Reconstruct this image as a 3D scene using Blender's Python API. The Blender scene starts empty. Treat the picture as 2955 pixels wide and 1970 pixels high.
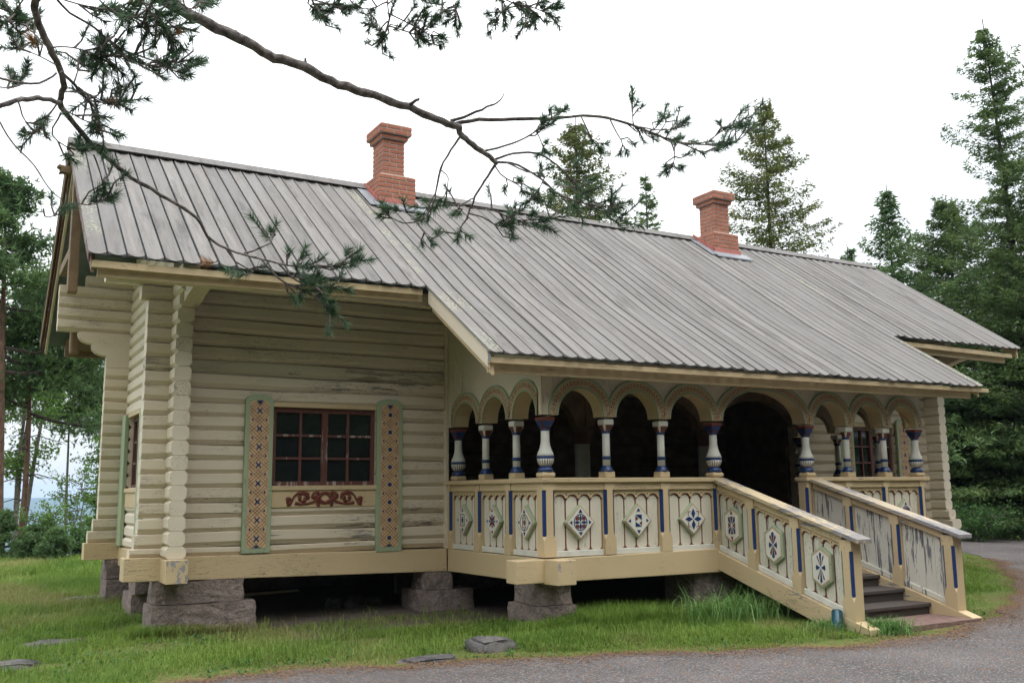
import bpy, bmesh, math, random
import numpy as np
from mathutils import Vector, Matrix

SC = 1.25                       # all lengths below are in units of 1.25 m
scene = bpy.context.scene
COL = scene.collection
PI = math.pi

# ------------------------------------------------------------------ camera
FPX, CXP, CYP = 2781.74, 1477.5, 985.0
PITCH, YAW, ROLL, EYE = 0.1547, 0.5217, -0.011, 1.6
FWD = Vector((math.sin(YAW)*math.cos(PITCH), math.cos(YAW)*math.cos(PITCH), math.sin(PITCH)))
R0 = Vector((math.cos(YAW), -math.sin(YAW), 0)); U0 = R0.cross(FWD)
RGT = R0*math.cos(ROLL)+U0*math.sin(ROLL); UPV = U0*math.cos(ROLL)-R0*math.sin(ROLL)
cd = bpy.data.cameras.new('camera'); cam = bpy.data.objects.new('camera', cd); COL.objects.link(cam)
cd.sensor_width = 36; cd.lens = 36*FPX/2955; cd.clip_start = 0.05; cd.clip_end = 40000
cam.matrix_world = Matrix(((RGT.x, UPV.x, -FWD.x, 0), (RGT.y, UPV.y, -FWD.y, 0), (RGT.z, UPV.z, -FWD.z, EYE*SC), (0, 0, 0, 1)))
scene.camera = cam

# ------------------------------------------------------------------ sky, sun, exposure
SUN_EL, SUN_AZ = math.radians(70), math.radians(168)       # azimuth clockwise from +Y
world = bpy.data.worlds.new('World'); scene.world = world; world.use_nodes = True
wn, wl = world.node_tree.nodes, world.node_tree.links
bg = wn['Background']
sky = wn.new('ShaderNodeTexSky'); sky.sky_type = 'NISHITA'; sky.sun_disc = False
sky.sun_elevation = SUN_EL; sky.sun_rotation = SUN_AZ; sky.altitude = 300; sky.dust_density = 3.0
wtc = wn.new('ShaderNodeTexCoord')
wno = wn.new('ShaderNodeTexNoise'); wno.inputs['Scale'].default_value = 1.6; wno.inputs['Detail'].default_value = 5
wmap = wn.new('ShaderNodeMapping'); wmap.inputs['Scale'].default_value = (1, 1, 2.2)
wl.new(wtc.outputs['Generated'], wmap.inputs['Vector']); wl.new(wmap.outputs['Vector'], wno.inputs['Vector'])
wrp = wn.new('ShaderNodeMapRange'); wrp.inputs['From Min'].default_value = 0.3; wrp.inputs['From Max'].default_value = 0.62
wrp.inputs['To Min'].default_value = 0.70; wrp.inputs['To Max'].default_value = 1.0
wl.new(wno.outputs['Fac'], wrp.inputs['Value'])
wmx = wn.new('ShaderNodeMix'); wmx.data_type = 'RGBA'
wl.new(wrp.outputs['Result'], wmx.inputs['Factor']); wl.new(sky.outputs['Color'], wmx.inputs['A'])
wmx.inputs['B'].default_value = (10.7, 11.1, 11.3, 1)       # the cloud sheet
wsp = wn.new('ShaderNodeSeparateXYZ'); wl.new(wtc.outputs['Generated'], wsp.inputs[0])     # an overcast sky is brighter overhead
wgr = wn.new('ShaderNodeMapRange'); wl.new(wsp.outputs['Z'], wgr.inputs['Value']); wgr.inputs['To Min'].default_value = 0.63; wgr.inputs['To Max'].default_value = 2.4
wml = wn.new('ShaderNodeVectorMath'); wml.operation = 'SCALE'; wl.new(wmx.outputs['Result'], wml.inputs[0]); wl.new(wgr.outputs['Result'], wml.inputs['Scale'])
wl.new(wml.outputs['Vector'], bg.inputs['Color']); bg.inputs['Strength'].default_value = 0.1
sl = bpy.data.lights.new('sun', 'SUN'); sl.energy = 0.7; sl.angle = math.radians(24); sl.color = (1.0, 0.96, 0.9)
sun = bpy.data.objects.new('sun', sl); COL.objects.link(sun)
sdir = Vector((math.sin(SUN_AZ)*math.cos(SUN_EL), math.cos(SUN_AZ)*math.cos(SUN_EL), math.sin(SUN_EL)))
sun.rotation_euler = sdir.to_track_quat('Z', 'Y').to_euler(); sun.location = (0, -10, 30)
vs = scene.view_settings; vs.view_transform = 'Standard'; vs.look = 'None'; vs.gamma = 1; vs.exposure = 0.48

# ------------------------------------------------------------------ pixel rays (photo coordinates) to points
def ray(u, v): return FWD*FPX + RGT*(u-CXP) - UPV*(v-CYP)
def at_depth(u, v, d): return Vector((0, 0, EYE)) + ray(u, v)*(d/FPX)
def at_y(u, v, Y): r = ray(u, v); return Vector((0, 0, EYE)) + r*(Y/r.y)
def at_z(u, v, Z): r = ray(u, v); return Vector((0, 0, EYE)) + r*((Z-EYE)/r.z)

# ------------------------------------------------------------------ object helpers
BASE = {}
def thing(name, label, cat, loc, group=None):
    o = bpy.data.objects.new(name, None); COL.objects.link(o); o.empty_display_size = 0.3
    o.location = Vector(loc)*SC; o['label'] = label; o['category'] = cat
    if group: o['group'] = group
    BASE[o] = Vector(loc); return o
def tag(o, label=None, cat=None, group=None, kind=None):
    for k, v in (('label', label), ('category', cat), ('group', group), ('kind', kind)):
        if v: o[k] = v
    return o
class MB:
    def __init__(s): s.v = []; s.f = []
    def add(s, vs, fs):
        n = len(s.v); s.v += [tuple(p) for p in vs]; s.f += [tuple(i+n for i in f) for f in fs]; return s
    def hexa(s, p):                       # p: 4 bottom (ccw from above), 4 top
        return s.add(p, [(3, 2, 1, 0), (4, 5, 6, 7), (0, 1, 5, 4), (1, 2, 6, 5), (2, 3, 7, 6), (3, 0, 4, 7)])
    def box(s, x0, x1, y0, y1, z0, z1):
        return s.hexa([(x0, y0, z0), (x1, y0, z0), (x1, y1, z0), (x0, y1, z0), (x0, y0, z1), (x1, y0, z1), (x1, y1, z1), (x0, y1, z1)])
    def prism(s, pts, off):
        n = len(pts); off = Vector(off); a = [Vector(p) for p in pts]; b = [p+off for p in a]
        return s.add(a+b, [tuple(range(n-1, -1, -1)), tuple(range(n, 2*n))] + [(i, (i+1) % n, n+(i+1) % n, n+i) for i in range(n)])
    def lathe(s, cx, cy, prof, n=16, flat=False):
        vs = []; fs = []
        for r, z in prof:
            for i in range(n):
                a = 2*PI*(i+(0.5 if flat else 0))/n; vs.append((cx+r*math.cos(a), cy+r*math.sin(a), z))
        for k in range(len(prof)-1):
            for i in range(n): fs.append((k*n+i, k*n+(i+1) % n, (k+1)*n+(i+1) % n, (k+1)*n+i))
        fs.append(tuple(range(n-1, -1, -1))); fs.append(tuple((len(prof)-1)*n+i for i in range(n)))
        return s.add(vs, fs)
    def tube(s, path, rad, n=7, jit=0.0, rnd=random):
        P = [Vector(p) for p in path]; vs = []; fs = []
        up = Vector((0.13, 0.2, 1)).normalized()
        for i, p in enumerate(P):
            t = (P[min(i+1, len(P)-1)]-P[max(i-1, 0)]).normalized()
            a = t.cross(up);  a = a.normalized() if a.length > 1e-4 else Vector((1, 0, 0)); b = t.cross(a)
            for k in range(n):
                q = 2*PI*k/n; r = rad[i]*(1+jit*rnd.uniform(-1, 1)); vs.append(p+a*(r*math.cos(q))+b*(r*math.sin(q)))
        for i in range(len(P)-1):
            for k in range(n): fs.append((i*n+k, i*n+(k+1) % n, (i+1)*n+(k+1) % n, (i+1)*n+k))
        fs.append(tuple(range(n-1, -1, -1))); fs.append(tuple((len(P)-1)*n+k for k in range(n)))
        return s.add(vs, fs)
    def mesh(s, name, mat, base=(0, 0, 0)):
        me = bpy.data.meshes.new(name); b = Vector(base)
        me.from_pydata([((p[0]-b[0])*SC, (p[1]-b[1])*SC, (p[2]-b[2])*SC) for p in s.v], [], s.f)
        if mat: me.materials.append(mat)
        me.update(); return me
    def build(s, name, mat, parent=None, smooth=False, bev=0.0, base=None):
        b = BASE[parent] if parent is not None else Vector(base or (0, 0, 0))
        o = bpy.data.objects.new(name, s.mesh(name, mat, b)); COL.objects.link(o)
        BASE[o] = b
        if parent is not None: o.parent = parent
        else: o.location = b*SC
        if smooth: o.data.polygons.foreach_set('use_smooth', [True]*len(o.data.polygons))
        if bev:
            m = o.modifiers.new('bevel', 'BEVEL'); m.width = bev*SC; m.segments = 2; m.limit_method = 'ANGLE'; m.angle_limit = math.radians(40)
        return o
def np_mesh(name, co, tris, mat, base=(0, 0, 0)):
    co = ((np.asarray(co, dtype=np.float32)-np.array(base, dtype=np.float32))*SC).astype(np.float32); tris = np.asarray(tris, dtype=np.int32)
    me = bpy.data.meshes.new(name); me.vertices.add(len(co)); me.vertices.foreach_set('co', co.ravel())
    me.loops.add(tris.size); me.loops.foreach_set('vertex_index', tris.ravel())
    me.polygons.add(len(tris)); me.polygons.foreach_set('loop_start', np.arange(0, tris.size, 3, dtype=np.int32))
    me.update(calc_edges=True)
    if mat: me.materials.append(mat)
    return me
def link(name, me, parent=None, base=None):
    o = bpy.data.objects.new(name, me); COL.objects.link(o)
    b = BASE[parent] if parent is not None else Vector(base or (0, 0, 0)); BASE[o] = b
    if parent is not None: o.parent = parent
    else: o.location = b*SC
    return o

# ------------------------------------------------------------------ materials
class NT:
    def __init__(s, name):
        s.m = bpy.data.materials.new(name); s.m.use_nodes = True; s.t = s.m.node_tree; s.n = s.t.nodes; s.l = s.t.links
        s.b = s.n['Principled BSDF']; s.geo = s.n.new('ShaderNodeNewGeometry'); s.oi = s.n.new('ShaderNodeObjectInfo')
    def set(s, sock, v):
        if hasattr(v, 'links') or hasattr(v, 'is_output'): s.l.new(v, sock)
        else: sock.default_value = v
    def math(s, op, a, b=0.0, clamp=False):
        n = s.n.new('ShaderNodeMath'); n.operation = op; n.use_clamp = clamp; s.set(n.inputs[0], a); s.set(n.inputs[1], b); return n.outputs[0]
    def pos(s, scale=(1, 1, 1), rnd=0.0):
        mp = s.n.new('ShaderNodeMapping'); mp.inputs['Scale'].default_value = scale; s.l.new(s.geo.outputs['Position'], mp.inputs['Vector'])
        if rnd:
            cb = s.n.new('ShaderNodeCombineXYZ'); q = s.math('MULTIPLY', s.oi.outputs['Random'], rnd)
            for i in range(3): s.l.new(q, cb.inputs[i])
            s.l.new(cb.outputs[0], mp.inputs['Location'])
        return mp.outputs['Vector']
    def noise(s, vec, scale=1.0, detail=4.0, rough=0.55, dist=0.0):
        n = s.n.new('ShaderNodeTexNoise'); s.l.new(vec, n.inputs['Vector']); n.inputs['Scale'].default_value = scale
        n.inputs['Detail'].default_value = detail; n.inputs['Roughness'].default_value = rough; n.inputs['Distortion'].default_value = dist; return n.outputs['Fac']
    def rng(s, v, a, b, c=0.0, d=1.0, smooth=False):
        n = s.n.new('ShaderNodeMapRange'); s.l.new(v, n.inputs['Value']); n.clamp = True
        if smooth: n.interpolation_type = 'SMOOTHSTEP'
        for k, x in zip(('From Min', 'From Max', 'To Min', 'To Max'), (a, b, c, d)): n.inputs[k].default_value = x
        return n.outputs['Result']
    def mix(s, f, a, b, mode='MIX'):
        n = s.n.new('ShaderNodeMix'); n.data_type = 'RGBA'; n.blend_type = mode
        s.set(n.inputs['Factor'], f); s.set(n.inputs['A'], a if not isinstance(a, tuple) else (*a, 1)); s.set(n.inputs['B'], b if not isinstance(b, tuple) else (*b, 1)); return n.outputs['Result']
    def bump(s, h, strength=0.4, dist=0.01):
        n = s.n.new('ShaderNodeBump'); n.inputs['Strength'].default_value = strength; n.inputs['Distance'].default_value = dist*SC; s.l.new(h, n.inputs['Height']); s.l.new(n.outputs['Normal'], s.b.inputs['Normal'])
    def out(s, col, rough=0.7, spec=0.3):
        s.set(s.b.inputs['Base Color'], col if not isinstance(col, tuple) else (*col, 1)); s.set(s.b.inputs['Roughness'], rough); s.b.inputs['Specular IOR Level'].default_value = spec; return s.m

AX = {'e': (14, 14, 11), 'x': (1.5, 17, 17), 'y': (17, 1.5, 17), 'z': (17, 17, 1.5)}
def paint(name, base, ax='x', peel=0.35, under=(0.20, 0.17, 0.15), dirt=0.12, rough=0.62):
    t = NT(name); g = AX[ax]
    v1 = t.pos(g, 37.0); v2 = t.pos((0.9, 0.9, 0.9), 11.0); v3 = t.pos(tuple(k*2.4 for k in g), 23.0)
    n1 = t.noise(v1, 1.0, 7, 0.66, 0.3); n2 = t.noise(v2, 0.9, 3); n3 = t.noise(v3, 1.0, 3, 0.5, 0.6)
    thr = t.rng(n2, 0.35, 0.72, 0.79-peel*0.14, 0.71-peel*0.30)
    pm = t.math('MULTIPLY', t.math('SUBTRACT', n1, thr), 26.0, True)
    edge = t.math('MULTIPLY', t.math('SUBTRACT', n1, t.math('SUBTRACT', thr, 0.035)), 26.0, True)
    crack = t.math('LESS_THAN', t.math('ABSOLUTE', t.math('SUBTRACT', n3, 0.5)), t.rng(n2, 0.47, 0.72, 0.0, 0.006+0.026*peel))
    big = t.noise(t.pos((0.6, 0.6, 0.6), 5.0), 1.3, 4)
    c = t.mix(t.rng(big, 0.35, 0.75, 0.0, dirt*2.2), base, tuple(x*y for x, y in zip(base, (0.80, 0.76, 0.68))))
    c = t.mix(t.math('MULTIPLY', t.oi.outputs['Random'], 0.22), c, tuple(x*0.84 for x in base))
    c = t.mix(t.math('MULTIPLY', edge, 0.35), c, tuple(min(x*1.12, 0.85) for x in base))
    wood = t.mix(t.noise(t.pos(tuple(k*3 for k in g), 3), 1.0, 4), tuple(x*0.55 for x in under), tuple(x*1.5 for x in under))
    c = t.mix(pm, c, wood); c = t.mix(t.math('MULTIPLY', crack, 0.75), c, tuple(x*0.35 for x in under))
    hgt = t.math('SUBTRACT', t.math('MULTIPLY', n3, 0.25), t.math('ADD', t.math('MULTIPLY', pm, 0.8), crack))
    t.bump(hgt, 0.5, 0.004); return t.out(c, rough, 0.35)
def plain(name, col, rough=0.6, var=0.25, sc=6.0, spec=0.35, bump=0.0):
    t = NT(name); n = t.noise(t.pos((1, 1, 1), 9), sc, 4)
    c = t.mix(t.rng(n, 0.3, 0.75), tuple(x*(1-var) for x in col), tuple(min(1, x*(1+var*0.6)) for x in col))
    if bump: t.bump(n, bump, 0.01)
    return t.out(c, rough, spec)
CREAM = (0.675, 0.580, 0.450); OCHRE = (0.58, 0.445, 0.265); WOODG = (0.22, 0.20, 0.195)
M = {}
for a in 'xyz':
    M['cream_'+a] = paint('cream_paint_'+a, CREAM, a, 0.34)
    M['ochre_'+a] = paint('ochre_paint_'+a, OCHRE, a, 0.20, WOODG)
M['cream_worn'] = paint('cream_paint_flaking', (0.56, 0.50, 0.38), 'x', 1.05, (0.30, 0.245, 0.185))
M['cream_mid'] = paint('cream_paint_weathered', CREAM, 'x', 0.72, (0.27, 0.23, 0.20))
M['cream_panel'] = paint('cream_panel_paint', (0.68, 0.62, 0.50), 'z', 0.12, (0.25, 0.23, 0.2))
M['cream_stair'] = paint('cream_paint_stair', (0.66, 0.63, 0.54), 'z', 1.12, (0.17, 0.165, 0.18))
M['cream_stair2'] = paint('cream_paint_stair_left', (0.65, 0.61, 0.50), 'z', 0.66, (0.19, 0.18, 0.18))
M['ochre_worn'] = paint('ochre_paint_worn', OCHRE, 'y', 0.62, (0.24, 0.225, 0.22))
M['ochre_end'] = paint('ochre_end_grain', OCHRE, 'e', 1.05, (0.30, 0.29, 0.29))
M['cream_end'] = paint('cream_log_end', (0.69, 0.605, 0.475), 'e', 0.45, (0.30, 0.27, 0.25))
M['rail_worn'] = paint('handrail_worn', (0.50, 0.40, 0.25), 'y', 1.15, (0.25, 0.23, 0.225))
M['rail_bare'] = paint('handrail_bare', (0.46, 0.38, 0.27), 'y', 1.5, (0.26, 0.24, 0.24))
M['white'] = plain('white_paint', (0.66, 0.64, 0.56), 0.55, 0.12)
M['blue'] = plain('blue_paint', (0.012, 0.038, 0.135), 0.32, 0.3, 20, 0.5)
M['red'] = plain('dark_red_paint', (0.17, 0.045, 0.032), 0.5, 0.3, 20)
M['brown'] = plain('brown_paint', (0.13, 0.055, 0.035), 0.6, 0.3, 20)
M['green'] = paint('pale_green_paint', (0.33, 0.395, 0.25), 'z', 0.25, (0.2, 0.2, 0.17))
M['pink'] = plain('pink_paint', (0.60, 0.30, 0.21), 0.6, 0.15)
M['salmon'] = plain('ornament_ochre', (0.58, 0.395, 0.225), 0.6, 0.15)
M['winred'] = paint('window_red_paint', (0.125, 0.045, 0.035), 'z', 0.8, (0.40, 0.33, 0.29))
M['soffit'] = plain('soffit_grey_boards', (0.17, 0.20, 0.22), 0.8, 0.2)
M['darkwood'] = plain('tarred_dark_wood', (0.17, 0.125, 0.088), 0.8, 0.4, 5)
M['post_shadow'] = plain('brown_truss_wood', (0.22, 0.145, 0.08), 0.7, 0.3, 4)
M['tread'] = paint('stair_tread_wood', (0.075, 0.062, 0.056), 'x', 0.5, (0.16, 0.14, 0.13))
M['tin'] = plain('zinc_flashing', (0.22, 0.23, 0.25), 0.5, 0.12, 4, 0.5)
M['tinred'] = plain('red_flashing', (0.40, 0.125, 0.10), 0.6, 0.2)
M['mortar'] = plain('mortar', (0.37, 0.31, 0.265), 0.9, 0.25, 25)
def glass_mat():
    t = NT('window_glass'); t.m.node_tree.nodes['Principled BSDF'].inputs['Roughness'].default_value = 0.06
    n = t.noise(t.pos((1, 1, 1), 3), 2.5, 3); t.bump(n, 0.05, 0.01)
    return t.out((0.014, 0.017, 0.017), 0.05, 0.8)
M['glass'] = glass_mat()
def brick_mat():
    t = NT('orange_brick'); n = t.noise(t.pos((1, 1, 1), 50), 22, 5); n2 = t.noise(t.pos((1, 1, 1), 50), 90, 2)
    c = t.mix(t.oi.outputs['Random'], (0.38, 0.142, 0.088), (0.52, 0.215, 0.135)); c = t.mix(t.rng(n, 0.3, 0.75), c, (0.31, 0.125, 0.085)); nb = t.noise(t.pos((1, 1, 1), 0), 2.2, 4); c = t.mix(t.rng(nb, 0.5, 0.68, 0, 0.45), c, (0.20, 0.10, 0.075)); c = t.mix(t.rng(n2, 0.66, 0.76), c, (0.25, 0.09, 0.06))
    t.bump(n, 0.5, 0.004); return t.out(c, 0.88, 0.2)
M['brick'] = brick_mat()
def roof_mat(name, lichen):
    t = NT(name); g = (16, 1.1, 1.1)
    n1 = t.noise(t.pos(g, 60), 1.0, 6, 0.62); n2 = t.noise(t.pos((1, 1, 1), 5), 0.8, 4); n3 = t.noise(t.pos((9, 26, 20), 15), 1.0, 4, 0.7)
    c = t.mix(n1, (0.094, 0.085, 0.078), (0.318, 0.292, 0.272)); c = t.mix(t.math('MULTIPLY', t.oi.outputs['Random'], 0.6), c, (0.125, 0.116, 0.110))
    c = t.mix(t.rng(n2, 0.42, 0.72, 0, 0.3), c, (0.225, 0.22, 0.22)); n5 = t.noise(t.pos((5, 0.7, 0.7), 60), 1.0, 5, 0.7); c = t.mix(t.rng(n5, 0.54, 0.68, 0, 0.7), c, (0.085, 0.078, 0.074))
    c = t.mix(t.rng(n3, 0.67, 0.72, 0, 0.8), c, (0.09, 0.082, 0.075)); n4 = t.noise(t.pos((30, 30, 30), 4), 1.0, 2); c = t.mix(t.rng(n4, 0.70, 0.76, 0, 0.7), c, (0.38, 0.37, 0.36))
    if lichen:
        l = t.noise(t.pos((34, 40, 40), 3), 1.0, 5, 0.7); l2 = t.noise(t.pos((1.2, 1.2, 1.2), 3), 1.0, 2)
        c = t.mix(t.math('MULTIPLY', t.rng(l, 0.53, 0.62), t.rng(l2, 0.45, 0.6)), c, (0.43, 0.43, 0.27))
    t.bump(t.math('SUBTRACT', n1, t.math('MULTIPLY', n3, 0.5)), 0.6, 0.006); return t.out(c, 0.8, 0.25)
M['roof'] = roof_mat('weathered_roof_board', False); M['roof_lichen'] = roof_mat('roof_board_with_lichen', True)
def granite():
    t = NT('red_granite'); n = t.noise(t.pos((1, 1, 1), 20), 3.0, 6, 0.6); n2 = t.noise(t.pos((1, 1, 1), 7), 60, 3); n3 = t.noise(t.pos((1, 1, 1), 7), 9, 5, 0.65)
    c = t.mix(t.rng(n, 0.3, 0.7), (0.170, 0.130, 0.115), (0.33, 0.26, 0.23)); c = t.mix(t.rng(n2, 0.6, 0.75, 0, 0.8), c, (0.42, 0.35, 0.32)); c = t.mix(t.rng(n2, 0.28, 0.4, 0.6, 0), c, (0.06, 0.05, 0.05))
    c = t.mix(t.rng(n3, 0.5, 0.66, 0, 0.55), c, (0.115, 0.105, 0.10)); n6 = t.noise(t.pos((1, 1, 1), 17), 18, 4, 0.7); c = t.mix(t.rng(n6, 0.52, 0.66, 0, 0.5), c, (0.40, 0.325, 0.29))
    t.bump(t.math('ADD', n3, t.math('MULTIPLY', n6, 0.5)), 1.0, 0.05); return t.out(c, 0.88, 0.2)
M['granite'] = granite(); M['granite_'] = M['granite']; M['slab'] = plain('red_slab', (0.21, 0.135, 0.115), 0.9, 0.35, 14, 0.2, 0.4)
def rock():
    t = NT('lichened_rock'); n = t.noise(t.pos((1, 1, 1), 20), 4.0, 6, 0.6); n2 = t.noise(t.pos((1, 1, 1), 7), 14, 5, 0.7)
    c = t.mix(t.rng(n, 0.3, 0.7), (0.055, 0.052, 0.055), (0.15, 0.135, 0.13)); c = t.mix(t.rng(n2, 0.55, 0.68, 0, 0.7), c, (0.20, 0.21, 0.165))
    t.bump(n2, 0.7, 0.02); return t.out(c, 0.9, 0.2)
M['rock'] = rock()
def leafy(name, c1, c2, sc=1.2, rough=0.6, trans=0.25, c3=None):
    t = NT(name); n = t.noise(t.pos((1, 1, 1), 30), sc, 4); n2 = t.noise(t.pos((1, 1, 1), 9), sc*14, 2)
    c = t.mix(t.rng(n, 0.32, 0.68), c1, c2); c = t.mix(t.rng(n2, 0.35, 0.75, 0, 0.55), c, tuple(x*0.6 for x in c1))
    if c3: c = t.mix(t.rng(t.noise(t.pos((1, 1, 1), 4), sc*0.45, 3), 0.52, 0.66, 0, 0.8), c, c3)
    t.out(c, rough, 0.25)
    tr = t.n.new('ShaderNodeBsdfTranslucent'); mx = t.n.new('ShaderNodeMixShader'); t.set(tr.inputs['Color'], c); mx.inputs['Fac'].default_value = trans
    t.l.new(t.b.outputs[0], mx.inputs[1]); t.l.new(tr.outputs[0], mx.inputs[2]); t.l.new(mx.outputs[0], t.n['Material Output'].inputs['Surface']); return t.m
M['spruce_olive'] = leafy('spruce_needles_olive', (0.085, 0.110, 0.026), (0.205, 0.225, 0.055), 1.3, 0.6, 0.35)
M['spruce_dark'] = leafy('spruce_needles_dark', (0.042, 0.085, 0.030), (0.135, 0.205, 0.065), 1.4, 0.6, 0.3)
M['spruce_mid'] = leafy('spruce_needles_green', (0.065, 0.120, 0.038), (0.165, 0.235, 0.065), 1.4, 0.6, 0.35)
M['pine_far'] = leafy('pine_needles_far', (0.075, 0.145, 0.058), (0.175, 0.270, 0.095), 1.2, 0.6, 0.35)
M['pine_near'] = leafy('pine_needles_near', (0.055, 0.120, 0.060), (0.115, 0.200, 0.095), 7.0, 0.45, 0.2)
M['pine_dry'] = plain('dry_pine_needles', (0.42, 0.20, 0.07), 0.7, 0.3)
M['birch'] = leafy('birch_leaves', (0.100, 0.205, 0.040), (0.200, 0.340, 0.070), 2.5, 0.5, 0.4)
M['shrub'] = leafy('shrub_leaves', (0.060, 0.145, 0.040), (0.125, 0.245, 0.070), 3.0, 0.5, 0.35)
M['grass'] = leafy('grass_blades', (0.130, 0.235, 0.034), (0.245, 0.355, 0.064), 0.9, 0.55, 0.35, (0.31, 0.29, 0.115))
M['tallgrass'] = leafy('tall_grass_blades', (0.14, 0.28, 0.075), (0.22, 0.37, 0.11), 3.0, 0.5, 0.35)
def bark(name, c1, c2, sc=(14, 14, 5)):
    t = NT(name); n = t.noise(t.pos(sc, 5), 1.0, 6, 0.65, 0.5); t.bump(n, 0.9, 0.012); return t.out(t.mix(t.rng(n, 0.35, 0.65), c1, c2), 0.9, 0.15)
M['bark_red'] = bark('pine_bark_red', (0.10, 0.060, 0.048), (0.23, 0.135, 0.10))
M['bark_grey'] = bark('bark_grey', (0.070, 0.060, 0.055), (0.29, 0.255, 0.235), (26, 26, 26))
M['bark_dark'] = bark('bark_dark', (0.035, 0.027, 0.022), (0.10, 0.08, 0.07))

# ------------------------------------------------------------------ terrain
def sstep(a, b, x): t = np.clip((x-a)/(b-a), 0, 1); return t*t*(3-2*t)
def hgt(x, y):
    x = np.asarray(x, float); y = np.asarray(y, float)
    z = 0.215+0.010*np.clip(x-2, -3, 12)+0.028*np.clip(y-10.4, 0, 8)
    z = z+0.012*np.sin(x*1.7+y*0.6)*sstep(-2, 3, 9-np.abs(y-9))+0.03*np.sin(x*0.31+1)*np.sin(y*0.27)*sstep(14, 25, np.hypot(x-6, y-9))
    d = y-(18.6+0.33*np.clip(x, -40, 80)+0.9*np.sin(x*0.7)+0.5*np.sin(x*1.9))            # brow of the hill, falling to the lake behind
    z = z-np.where(d > 0, 0.55*np.clip(d, 0, 190)*sstep(0, 7, d), 0)
    return z
def ground_mat():
    t = NT('grassy_soil'); n = t.noise(t.pos((1, 1, 1)), 0.9, 5, 0.6); n2 = t.noise(t.pos((1, 1, 1)), 9, 5, 0.7); n3 = t.noise(t.pos((1, 1, 1)), 45, 3)
    c = t.mix(t.rng(n, 0.35, 0.65), (0.075, 0.125, 0.026), (0.13, 0.14, 0.045)); c = t.mix(t.rng(n2, 0.5, 0.68, 0, 0.7), c, (0.135, 0.092, 0.055)); c = t.mix(t.rng(n3, 0.62, 0.75, 0, 0.5), c, (0.21, 0.16, 0.10))
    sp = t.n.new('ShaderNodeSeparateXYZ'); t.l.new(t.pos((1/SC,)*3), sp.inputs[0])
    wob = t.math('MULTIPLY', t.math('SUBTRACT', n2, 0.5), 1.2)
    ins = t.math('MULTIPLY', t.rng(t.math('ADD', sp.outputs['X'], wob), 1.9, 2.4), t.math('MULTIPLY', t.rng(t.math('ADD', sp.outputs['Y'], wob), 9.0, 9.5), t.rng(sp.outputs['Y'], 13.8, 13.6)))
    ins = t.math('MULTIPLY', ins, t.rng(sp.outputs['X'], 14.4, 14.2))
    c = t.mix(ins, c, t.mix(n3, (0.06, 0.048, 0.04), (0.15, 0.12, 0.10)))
    t.bump(n2, 0.6, 0.03); return t.out(c, 0.95, 0.1)
rad = np.concatenate([np.arange(0, 32, 0.4), 32*np.geomspace(1, 9.5, 26)]); na = 220
ang = np.linspace(0, 2*PI, na, endpoint=False); GX, GY = np.meshgrid(ang, rad)
gx = (5+GY*np.cos(GX)).ravel(); gy = (9+GY*np.sin(GX)).ravel(); gz = hgt(gx, gy)
idx = lambda i, j: i*na+(j % na)
gf = [(idx(i, j), idx(i+1, j), idx(i+1, j+1)) for i in range(len(rad)-1) for j in range(na)]+[(idx(i, j), idx(i+1, j+1), idx(i, j+1)) for i in range(len(rad)-1) for j in range(na)]
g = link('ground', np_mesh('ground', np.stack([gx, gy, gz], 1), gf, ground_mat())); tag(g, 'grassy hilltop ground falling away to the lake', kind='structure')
g.data.polygons.foreach_set('use_smooth', [True]*len(g.data.polygons))

# valley floor, lake and far hills
def forest_far():
    t = NT('far_forest'); n = t.noise(t.pos((0.004, 0.004, 0.004)), 1.0, 6, 0.6); return t.out(t.mix(t.rng(n, 0.35, 0.65), (0.022, 0.045, 0.020), (0.050, 0.085, 0.035)), 0.95, 0.0)
FF = forest_far()
hr = np.geomspace(240, 5600, 60); ha = np.linspace(0, 2*PI, 240, endpoint=False); HA, HR = np.meshgrid(ha, hr)
hx = (HR*np.cos(HA)).ravel(); hy = (HR*np.sin(HA)).ravel()
rr = HR.ravel(); aa = HA.ravel()
ridge = 0.955+0.035*np.sin(aa*3+0.4)+0.025*np.sin(aa*7+2)+0.012*np.sin(aa*17+1)
hz = -104+108*sstep(2300, 4600, rr)*ridge+4*np.sin(hx*0.006)*np.sin(hy*0.005)*sstep(1500, 3000, rr)-8*sstep(300, 700, rr)*(1-sstep(1700, 2300, rr))
hf = [(i*240+j, (i+1)*240+j, (i+1)*240+(j+1) % 240) for i in range(59) for j in range(240)]+[(i*240+j, (i+1)*240+(j+1) % 240, i*240+(j+1) % 240) for i in range(59) for j in range(240)]
hl = link('hills', np_mesh('hills', np.stack([hx, hy, hz], 1), hf, FF)); tag(hl, 'wooded blue hills beyond the lake', kind='structure')
hl.data.polygons.foreach_set('use_smooth', [True]*len(hl.data.polygons))
lm = NT('lake_water'); lm.b.inputs['Roughness'].default_value = 0.08; LM = lm.out((0.02, 0.035, 0.045), 0.08, 0.5)
lk = MB().add([(-2600, -2600, -106), (2600, -2600, -106), (2600, 2600, -106), (-2600, 2600, -106)], [(0, 1, 2, 3)]).build('lake', LM); tag(lk, 'pale lake far below the hill', kind='structure')

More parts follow.
